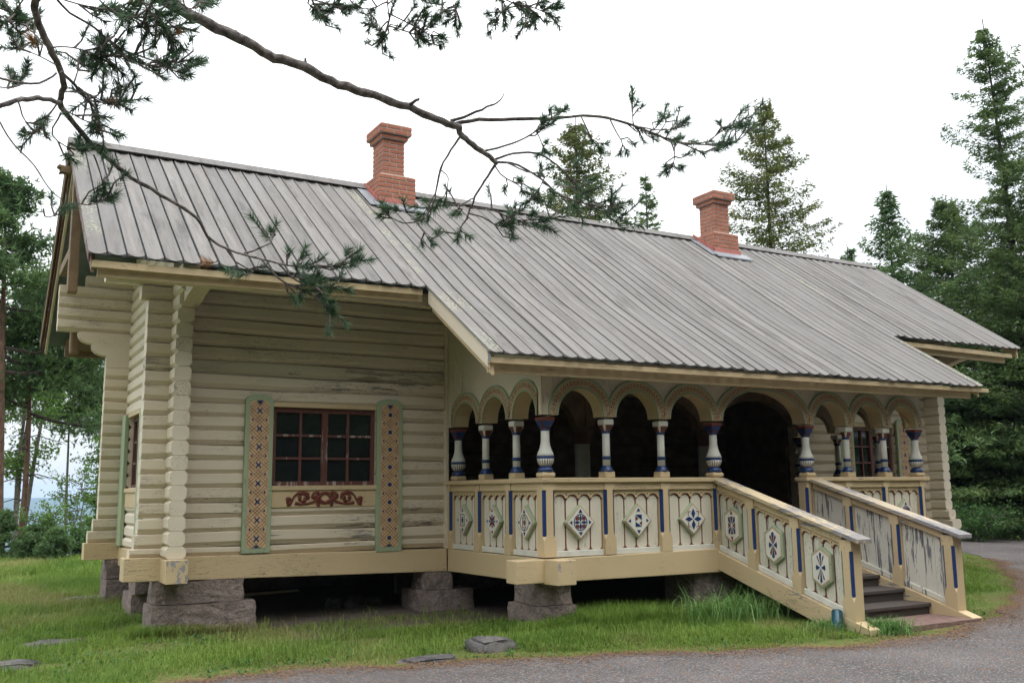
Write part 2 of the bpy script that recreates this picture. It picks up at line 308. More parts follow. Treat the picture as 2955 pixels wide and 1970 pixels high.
# asphalt road along the front and round the right end
def road_mat():
    t = NT('worn_asphalt'); n = t.noise(t.pos((1, 1, 1)), 1.1, 4); n2 = t.noise(t.pos((1, 1, 1)), 46, 3, 0.7); n3 = t.noise(t.pos((1, 1, 1)), 7, 5, 0.65); n4 = t.noise(t.pos((1, 1, 1)), 38, 3)
    c = t.mix(t.rng(n, 0.3, 0.7), (0.080, 0.074, 0.074), (0.130, 0.117, 0.114)); c = t.mix(t.rng(n2, 0.55, 0.7, 0, 0.85), c, (0.40, 0.35, 0.335)); c = t.mix(t.rng(n2, 0.34, 0.46, 0.85, 0), c, (0.050, 0.042, 0.042))
    n8 = t.noise(t.pos((1, 1, 1)), 0.45, 5, 0.65); c = t.mix(t.rng(n8, 0.48, 0.66, 0, 0.45), c, (0.062, 0.056, 0.055)); c = t.mix(t.math('MULTIPLY', t.rng(n3, 0.52, 0.66), t.rng(n4, 0.5, 0.62, 0, 0.75)), c, (0.215, 0.105, 0.055))
    t.bump(n2, 0.5, 0.006); return t.out(c, 0.9, 0.2)
EDGE = [(-14, -6), (-4, 1.2), (-1.0, 2.6), (0.2, 5.2), (1.0, 7.0), (1.52, 7.72), (2.04, 7.76), (2.57, 7.70), (3.35, 7.44), (4.21, 7.22), (4.99, 6.82), (5.75, 6.38), (6.56, 5.99), (7.41, 5.96), (8.32, 6.10), (9.34, 6.37), (10.25, 6.80), (11.80, 7.74), (12.58, 8.26), (15.43, 10.46), (16.88, 12.16), (18.6, 16), (20.5, 26)]
def edge_y(x): return np.interp(x, [p[0] for p in EDGE], [p[1] for p in EDGE])
FAR_EDGE = [(14, -60), (15.5, 0), (16.8, 6), (18.8, 10.4), (22.5, 13.6), (26, 17), (28, 26)]
bx = np.linspace(-14, 20.5, 360); ex = edge_y(bx); rnd = np.random.RandomState(3)
ex = ex+0.05*np.sin(bx*5.3)+0.03*np.sin(bx*13.1+1)+rnd.uniform(-0.02, 0.02, len(bx))
fx = np.interp(np.linspace(0, 1, 360), np.linspace(0, 1, len(FAR_EDGE)), [p[0] for p in FAR_EDGE]); 
rows = []; T = np.linspace(0, 1, 22)
nearY = np.minimum(ex-1.2, -40+np.zeros_like(ex)); rv = []; 
for i, x in enumerate(bx):
    for t_ in T**2:                       # from the lawn edge towards and past the camera
        if x <= 14: px, py = x, ex[i]*(1-t_)+(-60)*t_
        else:
            w = (x-14)/6.5; fx_, fy_ = np.interp(w, np.linspace(0, 1, 6), [15.2, 16.8, 18.8, 22.5, 26, 28]), np.interp(w, np.linspace(0, 1, 6), [-40, 2, 10.0, 13.4, 17, 26]); px, py = x*(1-t_)+fx_*t_, ex[i]*(1-t_)+fy_*t_
        rv.append((px, py))
rv = np.array(rv); rz = hgt(rv[:, 0], rv[:, 1])+0.008; n_ = len(T)
rf = [(i*n_+j, i*n_+j+1, (i+1)*n_+j+1) for i in range(359) for j in range(n_-1)]+[(i*n_+j, (i+1)*n_+j+1, (i+1)*n_+j) for i in range(359) for j in range(n_-1)]
rd = link('road', np_mesh('road', np.column_stack([rv, rz]), rf, road_mat())); tag(rd, 'worn reddish grey asphalt road round the cabin', kind='structure')
rd.data.polygons.foreach_set('use_smooth', [True]*len(rd.data.polygons))
# rusty band of needles and grit along the edge of the road
def litter_mat():
    t = NT('needle_litter'); n = t.noise(t.pos((1, 1, 1)), 40, 4, 0.7); n2 = t.noise(t.pos((1, 1, 1)), 5, 3)
    t.bump(n, 0.6, 0.01); return t.out(t.mix(t.rng(n, 0.35, 0.65), t.mix(n2, (0.20, 0.10, 0.05), (0.36, 0.17, 0.07)), (0.15, 0.12, 0.09)), 0.95, 0.1)
nl = 52000; lx = rnd.uniform(-3, 15.8, nl); ly = np.interp(lx, bx, ex)+rnd.normal(size=nl)*(0.09+0.09*np.sin(lx*1.9)**2)-0.07
far = rnd.rand(nl) < .25; ly = np.where(far, np.interp(lx, bx, ex)-rnd.rand(nl)**2*1.6, ly); onl = rnd.rand(nl) < .14; lx = np.where(onl, rnd.uniform(-.2, 9.5, nl), lx); ly = np.where(onl, np.interp(lx, bx, ex)+rnd.rand(nl)*3.2, ly); lz = hgt(lx, ly)+.012+.006*rnd.rand(nl)+np.where(onl, .03*rnd.rand(nl), 0)
la = rnd.uniform(0, 2*PI, nl); ll = rnd.uniform(.010, .034, nl); lw = rnd.uniform(.0025, .006, nl); C_ = np.stack([lx, ly, lz], 1); dv_ = np.stack([np.cos(la)*ll, np.sin(la)*ll, rnd.uniform(-.003, .008, nl)], 1); sd_ = np.stack([-np.sin(la)*lw, np.cos(la)*lw, 0*lw], 1)
lco = np.stack([C_-sd_, C_+sd_, C_+dv_], 1).reshape(-1, 3)
lo = link('needle_litter', np_mesh('needle_litter', lco, np.arange(len(lco)).reshape(-1, 3), litter_mat())); tag(lo, 'rusty scatter of fallen needles along the asphalt edge', kind='stuff')

# ------------------------------------------------------------------ the cabin
RND = random.Random(7)
D = 10.5; YF = 8.30; XS = 5.11; XE = 10.93
YR, ZR, YE, ZE, YP, ZP = 12.0, 5.728, 9.187, 3.777, 7.805, 2.904       # ridge over the middle of the rooms, main eave, porch eave
XL, XR_, XPL, XPR = 0.898, 14.69, 4.228, 11.583  # roof, fascia and chimney numbers from here on were scaled about the camera eye
S1 = (ZR-ZE)/(YR-YE); S2 = (ZE-ZP)/(YE-YP)
def zroof(y): return ZE+(y-YE)*S1 if y >= YE else ZE+(y-YE)*S2
def y_under(z): return YE+(z-ZE+0.10)/S1                                # where the underside of the front slope reaches height z
cabin = thing('log_cabin', 'cream painted log cabin with grey board roof, two brick chimneys and an arcaded porch', 'cabin', (8.0, 11.5, 0.25))
LP, LZ0 = 0.1515, 0.915
def zlog(i): return LZ0+LP*i
# ---- log walls: a thin core with every log a mesh of its own
def log_prof(z0, z1, yf, th):               # (depth, z) outline of a log, front at yf, going back th
    return [(yf+0.040, z0+0.001), (yf, z0+0.052), (yf, z1-0.010), (yf+0.018, z1-0.001), (yf+th-0.03, z1-0.002), (yf+th, z1-0.05), (yf+th, z0+0.05), (yf+th-0.03, z0+0.002)]
def log_x(x0, x1, y, z0, z1, th=0.17, wav=True):
    b = MB(); n = max(2, int((x1-x0)/0.45)); vs = []; fs = []
    k = 8
    for s in range(n+1):
        x = x0+(x1-x0)*s/n
        dz = 0.006*math.sin(x*2.1+z0*31)*(1 if wav else 0); dy = 0.005*math.sin(x*1.3+z0*17)
        for p in log_prof(z0, z1, y, th): vs.append((x, p[0]+dy*(1 if p[0] < y+0.1 else 0), p[1]+dz))
    for s in range(n):
        for q in range(k): fs.append((s*k+q, s*k+(q+1) % k, (s+1)*k+(q+1) % k, (s+1)*k+q))
    fs += [tuple(range(k)), tuple(n*k+q for q in range(k-1, -1, -1))]
    return b.add(vs, fs)
def octa(x0, x1, z0, z1, c): return [(x0+c, z0), (x1-c, z0), (x1, z0+c), (x1, z1-c), (x1-c, z1), (x0+c, z1), (x0, z1-c), (x0, z0+c)]
def log_y(x0, x1, y0, y1, z0, z1, c=0.031):
    return MB().prism([(x, y0, z) for x, z in octa(x0, x1, z0, z1, c)], (0, y1-y0, 0))
# left room front wall
fw = MB().box(1.95, 5.08, D+0.155, D+0.168, 0.97, 3.95).build('front_wall', M['cream_x'], cabin)
def left_end(z):
    if z < 1.05: return 1.575
    if z < 1.20: return 1.615
    if z < 3.52: return 1.645
    if z < 3.66: return 1.575
    if z < 3.74: return 1.48
    return 1.22
WX0, WX1, WZ0, WZ1 = 3.0, 4.2, 1.69, 2.60       # window opening, left room
for i in range(0, 20):
    z0, z1 = zlog(i), zlog(i+1)
    if i == 0: z0 = 0.965
    mat = M['cream_worn'] if i == 13 else M['cream_mid'] if i in (1, 2, 3, 12) else M['cream_x']
    if z1 > WZ0+0.05 and z0 < WZ1-0.05:
        log_x(left_end(z0), WX0, D, z0, z1).build('log', mat, fw); log_x(WX1, 5.108, D, z0, z1).build('log', mat, fw)
    else: log_x(left_end(z0), 5.108, D, z0, z1).build('log', mat, fw)
MB().box(5.085, 5.118, D-0.045, D+0.16, 0.955, 3.86).build('corner_board', M['cream_z'], cabin)
# gable wall (left end), octagonal logs whose ends stand out at the front corner
gw = MB().box(2.035, 2.05, D+0.2, 13.5, 0.98, 3.6).build('gable_wall', M['cream_y'], cabin)
GY0, GY1, GZ0, GZ1 = 12.02, 13.06, 1.68, 2.62
tops = {18: 0.16, 19: 0.22, 17: 0.10, 16: 0.05}
for i in range(0, 30):
    z0 = 0.945+0.152*i; z1 = z0+0.149
    if i == 0: z0 = 0.972
    yf = D-0.27-tops.get(i, 0.0)
    zr_ = z1+0.08                                 # stop under the roof slopes
    ya = max(yf, y_under(zr_)); yb = min(13.6, 2*YR-y_under(zr_))
    if yb-ya < 0.3: break
    ext = 0.015 if i == 0 else 0
    if i >= 20: ya = max(ya, D+0.02)
    if z1 > GZ0+0.05 and z0 < GZ1-0.05:
        log_y(1.885, 2.055, ya, GY0, z0, z1).build('log', M['cream_end'], gw); log_y(1.885, 2.055, GY1, yb, z0, z1).build('log', M['cream_y'], gw)
    else: log_y(1.885-ext, 2.055+ext, ya, yb, z0, z1).build('log', M['cream_end'] if ya < D else M['cream_y'], gw)
# longitudinal wall standing out of the gable, with the corbel under the roof
YM = 13.38
mw = MB().box(1.66, 1.95, YM+0.05, YM+0.12, 1.0, 4.3).build('corbelled_wall', M['cream_x'], cabin)
def corb(z):
    for zz, x in ((4.24, 1.32), (3.78, 1.01), (3.62, 1.26), (3.47, 1.43), (3.38, 1.53)):
        if z >= zz-0.08: return x
    return 1.505 if z < 1.06 else 1.56 if z < 1.22 else 1.61
for i in range(0, 23):
    z0, z1 = 1.02+0.149*i, 1.02+0.149*(i+1)
    x0 = corb(z0)
    m_ = log_x(x0, 1.90, YM, z0, z1, 0.17, False)
    if 15 <= i <= 17:                              # curved under-cut of the corbel logs
        b = MB(); pts = [(1.9, z0), (1.9, z1), (x0, z1), (x0, z1-0.03)]
        xn = corb(z0-0.149); pts += [(x0+(xn-x0)*(1-math.cos(a)), z1-0.03-(z1-0.03-z0)*math.sin(a)) for a in (0.4, 0.8, 1.2, 1.57)]
        m_ = b.prism([(x, YM, z) for x, z in pts], (0, 0.16, 0))
    m_.build('log', M['cream_x'], mw)
MB().box(1.465, 1.93, YM-0.03, YM+0.2, 0.815, 1.02).build('base_beam', M['ochre_x'], cabin, bev=0.006)
# right room front wall and its corner
rw = MB().box(11.0, 13.95, D+0.155, D+0.168, 0.97, 3.95).build('front_wall', M['cream_x'], cabin)
RX0, RX1 = 12.13, 13.14
for i in range(0, 20):
    z0, z1 = zlog(i), zlog(i+1)
    xr = 14.44 if 1.2 <= z0 < 3.6 else 14.50 if z0 < 1.05 else 14.46
    if z1 > WZ0+0.05 and z0 < WZ1-0.05:
        log_x(10.95, RX0, D, z0, z1).build('log', M['cream_mid'], rw); log_x(RX1, xr, D, z0, z1).build('log', M['cream_x'], rw)
    else: log_x(10.95, xr, D, z0, z1).build('log', M['cream_mid'] if i % 3 == 0 else M['cream_x'], rw)
gr = MB().box(13.97, 14.06, D-0.1, 13.5, 0.95, 4.1).build('gable_wall', M['cream_y'], cabin)
for i in range(0, 26):
    z0 = 0.945+0.152*i; z1 = z0+0.149
    zr_ = z1+0.08; ya = max(D-0.27-(0.10 if i == 0 else 0.05 if i == 1 else tops.get(i, 0)), y_under(zr_)); yb = min(13.6, 2*YR-y_under(zr_))
    if yb-ya < 0.3: break
    log_y(13.93, 14.10+(0.05 if i == 0 else 0), ya, yb, z0, z1).build('log', M['cream_end'], gr)
# hidden back wall and porch recess (dark, unpainted)
MB().box(2.0, 14.0, 13.42, 13.54, 0.9, 4.3).build('back_wall', M['cream_x'], cabin)
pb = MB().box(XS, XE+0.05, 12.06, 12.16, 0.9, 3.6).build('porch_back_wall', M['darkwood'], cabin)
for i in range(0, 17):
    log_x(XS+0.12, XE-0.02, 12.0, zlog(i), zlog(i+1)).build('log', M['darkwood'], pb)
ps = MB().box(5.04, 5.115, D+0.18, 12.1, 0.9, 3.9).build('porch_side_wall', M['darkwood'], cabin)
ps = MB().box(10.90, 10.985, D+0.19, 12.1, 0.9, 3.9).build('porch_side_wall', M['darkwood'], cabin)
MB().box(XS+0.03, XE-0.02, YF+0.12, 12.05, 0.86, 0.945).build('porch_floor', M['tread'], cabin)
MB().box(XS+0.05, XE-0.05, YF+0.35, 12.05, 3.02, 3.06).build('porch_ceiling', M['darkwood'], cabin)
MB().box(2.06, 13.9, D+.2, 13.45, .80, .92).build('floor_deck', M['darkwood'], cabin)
MB().box(2.1, 13.95, 13.4, 13.55, .1, .9).build('rear_foundation', M['granite_'], cabin)
MB().box(13.93, 14.1, D+.5, 13.4, .1, .73).build('side_foundation', M['granite_'], cabin)
MB().box(XS+.03, XE-.02, 12.05, 12.15, .1, .86).build('inner_foundation', M['granite_'], cabin)
# inner columns and dark door surround in the shade of the porch
for x in (7.02, 9.08):
    c = MB().lathe(x, 10.42, [(0.10, 0.95), (0.10, 2.2)], 16).build('inner_column', M['white'], cabin, smooth=True)
    MB().lathe(x, 10.42, [(0.105, 2.2), (0.12, 2.28), (0.15, 2.36)], 8).build('capital', M['brown'], c); MB().box(x-0.16, x+0.16, 10.26, 10.58, 2.36, 2.42).build('abacus', M['darkwood'], c)
for xc, a in ((6.08, 0.80), (8.05, 0.88), (10.02, 0.80)):
    pts = [(xc-a-0.14, 2.42)]+[(xc-a*math.cos(q), 2.42+0.45*math.sin(q)) for q in np.linspace(0, PI, 17)]+[(xc+a+0.14, 2.42), (xc+a+0.14, 3.0), (xc-a-0.14, 3.0)]
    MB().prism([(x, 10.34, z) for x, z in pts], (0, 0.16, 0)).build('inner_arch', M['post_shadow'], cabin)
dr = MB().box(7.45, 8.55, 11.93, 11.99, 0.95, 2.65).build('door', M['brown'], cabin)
for x0, x1 in ((7.52, 7.95), (8.05, 8.48)):
    for z0, z1 in ((1.05, 1.75), (1.85, 2.55)): MB().box(x0, x1, 11.905, 11.93, z0, z1).build('door_panel', M['darkwood'], dr)

# ---- base beams
def beam(x0, x1, y0, y1, z0, z1, mat='ochre_x', endmat=None):
    return MB().box(x0, x1, y0, y1, z0, z1).build('base_beam', M[mat], cabin, bev=0.008)
MB().hexa([(1.52, D-0.035, .752), (5.10, D-0.035, .690), (5.10, D+.2, .690), (1.52, D+.2, .752), (1.52, D-.035, .985), (5.10, D-.035, .950), (5.10, D+.2, .950), (1.52, D+.2, .985)]).build('base_beam', M['ochre_x'], cabin, bev=0.008)
beam(1.868, 2.085, D-0.35, 13.7, 0.735, 0.968, 'ochre_y')
MB().box(1.872, 2.081, D-0.352, D-0.349, 0.739, 0.964).build('beam_end', M['ochre_end'], cabin)
beam(11.0, 14.55, D-0.035, D+0.2, 0.72, 0.962)
beam(13.91, 14.12, D-0.35, 13.7, 0.735, 0.968, 'ochre_y')
MB().hexa([(4.79, YF-.005, .712), (7.40, YF-.005, .705), (7.40, YF+.2, .705), (4.79, YF+.2, .712), (4.79, YF-.005, .935), (7.40, YF-.005, .962), (7.40, YF+.2, .962), (4.79, YF+.2, .935)]).build('base_beam', M['ochre_x'], cabin, bev=0.008)
beam(8.78, 11.2, YF-0.005, YF+0.2, 0.70, 0.962)
MB().hexa([(XS-.005, 8.05, .700), (5.325, 8.05, .700), (5.325, D-.04, .69), (XS-.005, D-.04, .69), (XS-.005, 8.05, .940), (5.325, 8.05, .940), (5.325, D-.04, .945), (XS-.005, D-.04, .945)]).build('base_beam', M['ochre_y'], cabin, bev=0.008)
MB().box(XS+.003, 5.317, 8.047, 8.05, .706, .934).build('beam_end', M['ochre_end'], cabin)
beam(XE-0.2, XE+0.01, 8.06, D-.04, 0.70, 0.945, 'ochre_y')

# ---- roof
def slab(x0, x1, ya, za, yb, zb, t):
    return MB().hexa([(x0, ya, za-t), (x1, ya, za-t), (x1, yb, zb-t), (x0, yb, zb-t), (x0, ya, za), (x1, ya, za), (x1, yb, zb), (x0, yb, zb)])
roof = slab(XL+.08, XR_-.07, YE+.13, zroof(YE+.13)-.04, YR, ZR-.05, .05).build('roof', M['soffit'], cabin)
slab(XPL+.06, XPR-.06, YP+.13, zroof(YP+.13)-.04, YE+.13, zroof(YE+.13)-.04, .05).build('porch_sheathing', M['soffit'], roof)
slab(XL+.11, XR_-.07, 2*YR-YE, ZE-.03, YR+.002, ZR-.035, .05).build('rear_slope', M['soffit'], roof)
slab(XL+.005, XR_-.005, 2*YR-YE+.03, ZE-.02, YR+.01, ZR-.008, .02).build('rear_boards', M['roof'], roof)
edges = list(np.linspace(XL, XPL, 21))+list(np.linspace(XPL, XPR, 45))[1:]+list(np.linspace(XPR, XR_, 20))[1:]
for k in range(len(edges)-1):
    x0, x1 = edges[k], edges[k+1]; porch = XPL-.01 < x0 and x1 < XPR+.01
    g_ = 0.0075+RND.uniform(0, 0.006); x0 += g_; x1 -= g_
    j = RND.uniform(-0.02, 0.02); ys = [YP+j*0.6-0.005, YE, YR-.01] if porch else [YE+j*0.6, (YE+YR)/2, YR-.01]
    tw = RND.uniform(-0.004, 0.004); vs = []; fs = []; n = 6
    for r_, y in enumerate(ys):
        zz = zroof(y)+RND.uniform(-0.004, 0.004)+0.012
        for q in range(n):
            w = q/(n-1); dip = -0.021*math.sin(PI*w); vs.append((x0+(x1-x0)*w, y, zz+dip+tw*(w-.5)*2))
        for q in range(n): vs.append((x0+(x1-x0)*q/(n-1), y+0.004, zz-0.024+tw*(q/(n-1)-.5)))
    for r_ in range(len(ys)-1):
        a, b = r_*2*n, (r_+1)*2*n
        for q in range(n-1): fs += [(a+q, a+q+1, b+q+1, b+q), (a+n+q+1, a+n+q, b+n+q, b+n+q+1)]
        fs += [(a, b, b+n, a+n), (a+n-1, a+2*n-1, b+2*n-1, b+n-1)]
    for q in range(n-1): fs.append((q+n, q+n+1, q+1, q))
    lich = k in (0, 20, 21) or k == 63
    MB().add(vs, fs).build('roof_board', M['roof_lichen' if lich else 'roof'], roof)
MB().hexa([(XL-.005, YR-.16, ZR-.055), (XR_+.005, YR-.16, ZR-.085), (XR_+.005, YR+.16, ZR-.085), (XL-.005, YR+.16, ZR-.055), (XL-.005, YR-.012, ZR+.062), (XR_+.005, YR-.012, ZR+.028), (XR_+.005, YR+.012, ZR+.028), (XL-.005, YR+.012, ZR+.062)]).build('ridge_cap', M['roof'], roof, bev=0.006)
# fascias along the eaves
def fascia(name, x0, x1, y, zb0, zb1, zt0, zt1, th=0.035, mat='ochre_x'):
    return MB().hexa([(x0, y, zb0), (x1, y, zb1), (x1, y+th, zb1), (x0, y+th, zb0), (x0, y, zt0), (x1, y, zt1), (x1, y+th, zt1), (x0, y+th, zt0)]).build(name, M[mat], cabin, bev=0.004)
fascia('fascia', .946, 4.214, 9.235, 3.645, 3.688, 3.712, 3.752); fascia('fascia', 1.003, 4.243, 9.31, 3.575, 3.630, 3.668, 3.712)
fascia('fascia', 11.63, 14.50, 9.235, 3.650, 3.616, 3.718, 3.682); fascia('fascia', 11.63, 14.42, 9.31, 3.578, 3.540, 3.672, 3.64)
fascia('fascia', 4.267, 9.07, 7.838, 2.795, 2.812, 2.852, 2.862); fascia('fascia', 9.073, 11.73, 7.836, 2.812, 2.821, 2.862, 2.871)
fascia('fascia', 4.30, 11.49, 7.935, 2.714, 2.742, 2.83, 2.84)
# barge boards on the verges
def barge(x, y0, y1, drop, th, off=0.0, mat='ochre_y', zf=zroof, sgn=1):
    z0, z1 = zf(y0)-off, zf(y1)-off
    return MB().hexa([(x, y0, z0-drop), (x+th, y0, z0-drop), (x+th, y1, z1-drop), (x, y1, z1-drop), (x, y0, z0), (x+th, y0, z0), (x+th, y1, z1), (x, y1, z1)]).build('barge_board', M[mat], cabin, bev=0.003)
zrear = lambda y: ZE+(2*YR-YE-y)*S1
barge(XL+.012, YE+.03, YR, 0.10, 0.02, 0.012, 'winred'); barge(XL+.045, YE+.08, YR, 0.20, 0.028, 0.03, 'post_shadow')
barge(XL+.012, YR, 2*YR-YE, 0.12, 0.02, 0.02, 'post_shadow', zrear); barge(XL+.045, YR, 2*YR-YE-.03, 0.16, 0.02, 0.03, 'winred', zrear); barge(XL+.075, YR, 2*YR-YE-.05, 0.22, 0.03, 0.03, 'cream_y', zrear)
barge(XPL+.028, YP+.06, YE, 0.155, 0.028, 0.032, 'cream_y'); barge(XPL+.075, YP+.07, YE, 0.22, 0.028, 0.045, 'ochre_y')
barge(XPR-.05, YP+.06, YE+.03, 0.17, 0.028, 0.012, 'ochre_y'); barge(XR_-.06, YE+.05, YR, 0.17, 0.03, 0.02, 'ochre_y'); barge(XR_-.06, YR, 2*YR-YE, 0.17, 0.03, 0.03, 'ochre_y', zrear)
MB().box(XPL+.02, 4.266, 7.815, 7.838, 2.81, 2.882).build('zinc_corner', M['tin'], cabin)
# gable truss, purlins and the carved ridge-end
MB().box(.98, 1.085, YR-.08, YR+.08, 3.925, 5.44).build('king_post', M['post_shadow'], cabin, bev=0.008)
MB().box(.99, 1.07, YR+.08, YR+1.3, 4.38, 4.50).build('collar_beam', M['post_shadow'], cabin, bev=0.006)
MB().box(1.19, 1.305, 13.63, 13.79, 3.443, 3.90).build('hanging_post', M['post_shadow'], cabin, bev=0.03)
for y, z in ((9.47, 3.62), (14.5, 3.62), (14.64, 3.54)):
    MB().box(1.22, 14.2, y, y+.12, z, z+.14).build('purlin', M['cream_x' if y < 12 else 'post_shadow'], cabin, bev=0.006)
MB().prism([(2.1, 9.40, 3.76), (2.1, 10.3, 3.80), (2.1, 10.3, 3.55), (2.1, 10.1, 3.57), (2.1, 9.9, 3.62), (2.1, 9.7, 3.64), (2.1, 9.6, 3.70)], (-0.17, 0, 0)).build('eave_bracket', M['cream_y'], cabin)
MB().prism([(14.1, 9.40, 3.76), (14.1, 10.3, 3.80), (14.1, 10.3, 3.50), (14.1, 10.1, 3.53), (14.1, 9.9, 3.60), (14.1, 9.7, 3.64), (14.1, 9.6, 3.70)], (-0.17, 0, 0)).build('eave_bracket', M['cream_y'], cabin)
dh = [(165, 478), (172, 473), (182, 476), (190, 479), (206, 478), (208, 500), (196, 500), (182, 496), (170, 497), (178, 490), (172, 486), (180, 484), (170, 482)]
P0 = [at_y(u, v, YR-.05) for u, v in dh]
MB().prism(P0, (0, 0.1, 0)).build('carved_beast_head', M['post_shadow'], cabin, bev=0.006)

# ---- chimneys, brick by brick
BM = {}
def brick_mesh(w, d, h):
    k = (round(w, 3), round(d, 3), round(h, 3))
    if k not in BM:
        b = MB().box(-w/2, w/2, -d/2, d/2, -h/2, h/2); bm = bmesh.new(); me = b.mesh('brick', M['brick']); bm.from_mesh(me)
        bmesh.ops.bevel(bm, geom=bm.edges[:], offset=0.004*SC, segments=1, affect='EDGES'); bm.to_mesh(me); bm.free(); BM[k] = me
    return BM[k]
def chimney(dx, dz):
    CH = 0.0629
    def core(x0, x1, y0, y1, z0, z1, i=0.006): return (x0+i, x1-i, y0+i, y1-i, z0, z1)
    levels = [(4.598, 5.126, 11.472, 11.971, 5.344, 7), (4.670, 4.978, 11.52, 11.885, 5.344+7*CH, 8), (4.632, 5.016, 11.482, 11.923, 5.344+15*CH, 1), (4.598, 5.054, 11.443, 11.962, 5.344+16*CH, 2)]
    b = MB()
    for x0, x1, y0, y1, z0, n in levels: b.box(*core(x0+dx, x1+dx, y0, y1, z0+dz-(0.5 if n == 7 else 0), z0+dz+n*CH-0.004))
    ch = b.build('chimney', M['mortar'], cabin)
    cnt = 0
    for x0, x1, y0, y1, z0, n in levels:
        for r_ in range(n):
            zc = z0+dz+(r_+.5)*CH; gp = 0.0125; h = CH-0.0135
            def course(length):
                L = 0.20; H = 0.10; out = []; s = 0
                if r_ % 2: out.append((0, H)); s = H
                while s < length-0.02:
                    e = min(s+L, length)
                    if length-e < 0.05: e = length
                    out.append((s, e)); s = e
                return out
            W, DP = x1-x0, y1-y0; th = 0.09
            for s, e in course(W):
                for yy in (y0+th/2, y1-th/2):
                    a_, b_ = s+(gp/2 if s > .001 else 0), e-(gp/2 if e < W-.001 else 0); o = link('brick', brick_mesh(b_-a_, th, h), ch); o.location = Vector((x0+dx+(a_+b_)/2, yy, zc))*SC-BASE[ch]*SC
            for s, e in course(DP-2*th-0.001):
                for xx in (x0+th/2, x1-th/2):
                    o = link('brick', brick_mesh(th, e-s-gp, h), ch); o.location = Vector((xx+dx, y0+th+(s+e)/2, zc))*SC-BASE[ch]*SC
    MB().hexa([(4.608+dx, 11.453, 5.344+18*CH+dz), (5.045+dx, 11.453, 5.344+18*CH+dz), (5.045+dx, 11.952, 5.344+18*CH+dz), (4.608+dx, 11.952, 5.344+18*CH+dz), (4.666+dx, 11.501, 5.373+18*CH+dz), (4.992+dx, 11.501, 5.373+18*CH+dz), (4.992+dx, 11.904, 5.373+18*CH+dz), (4.666+dx, 11.904, 5.373+18*CH+dz)]).build('mortar_cap', M['mortar'], ch)
    MB().hexa([(4.608+dx, 11.482, 5.340+7*CH+dz), (5.117+dx, 11.482, 5.340+7*CH+dz), (5.117+dx, 11.962, 5.340+7*CH+dz), (4.608+dx, 11.962, 5.340+7*CH+dz), (4.656+dx, 11.51, 5.363+7*CH+dz), (4.992+dx, 11.51, 5.363+7*CH+dz), (4.992+dx, 11.904, 5.363+7*CH+dz), (4.656+dx, 11.904, 5.363+7*CH+dz)]).build('mortar_shoulder', M['mortar'], ch)
    # flashing: red upstand and zinc sheets lying on the boards
    def sheet(x0, x1, y0, y1, off, th, mat, nm): slab(x0+dx, x1+dx, y0, zroof(y0)+off, y1, zroof(y1)+off, th).build(nm, M[mat], ch)
    sheet(4.577, 4.595, 11.453, 11.962, 0.085, 0.07, 'tinred', 'flashing_upstand'); sheet(5.130, 5.148, 11.453, 11.962, 0.085, 0.07, 'tinred', 'flashing_upstand')
    MB().hexa([(4.577+dx, 11.438, zroof(11.438)+.02), (5.148+dx, 11.438, zroof(11.438)+.02), (5.148+dx, 11.467, zroof(11.467)+.02), (4.577+dx, 11.467, zroof(11.467)+.02), (4.577+dx, 11.453, zroof(11.453)+.095), (5.148+dx, 11.453, zroof(11.453)+.095), (5.148+dx, 11.470, zroof(11.453)+.095), (4.577+dx, 11.470, zroof(11.453)+.095)]).build('flashing_upstand', M['tinred'], ch)
    sheet(4.435, 4.579, 11.347, 11.942, 0.028, 0.008, 'tin', 'flashing_sheet'); sheet(5.146, 5.251, 11.347, 11.942, 0.028, 0.008, 'tin', 'flashing_sheet'); sheet(4.512, 5.242, 11.29, 11.453, 0.04, 0.02, 'tin', 'flashing_sheet')
chimney(0.0, 0.0); chimney(5.779, -0.067)

# ---- porch: local frames.  s runs left to right seen from outside, n points outwards
class Fr:
    def __init__(s, o, S, N, k=0.0): s.o = Vector(o); s.S = Vector(S); s.N = Vector(N); s.k = k
    def p(s, a, n, z): return s.o+s.S*a+s.N*n+Vector((0, 0, z+s.k*a))
    def box(s, mb, a0, a1, n0, n1, z0, z1, shear=True):
        k = 0 if shear else -s.k
        f = lambda a, n, z: s.p(a, n, z+(k*a if not shear else 0))
        if not shear:
            c = (a0+a1)/2; f = lambda a, n, z: s.o+s.S*a+s.N*n+Vector((0, 0, z))
        q = [f(a0, n1, z0), f(a1, n1, z0), f(a1, n0, z0), f(a0, n0, z0), f(a0, n1, z1), f(a1, n1, z1), f(a1, n0, z1), f(a0, n0, z1)]
        return mb.hexa(q)
    def poly(s, mb, pts, n0, n1, shear=False):
        kk = 0 if shear else 1
        P = [s.o+s.S*a+s.N*n0+Vector((0, 0, z+(s.k*a if shear else 0))) for a, z in pts]
        return mb.prism(P, s.N*(n1-n0))
FRONT = Fr((0, YF, 0), (1, 0, 0), (0, -1, 0))
LEFT = Fr((XS, D, 0), (0, -1, 0), (-1, 0, 0))          # s = D - y
RIGHT = Fr((XE, YF, 0), (0, 1, 0), (1, 0, 0))
ZS = 2.37                                              # spring line of the arches
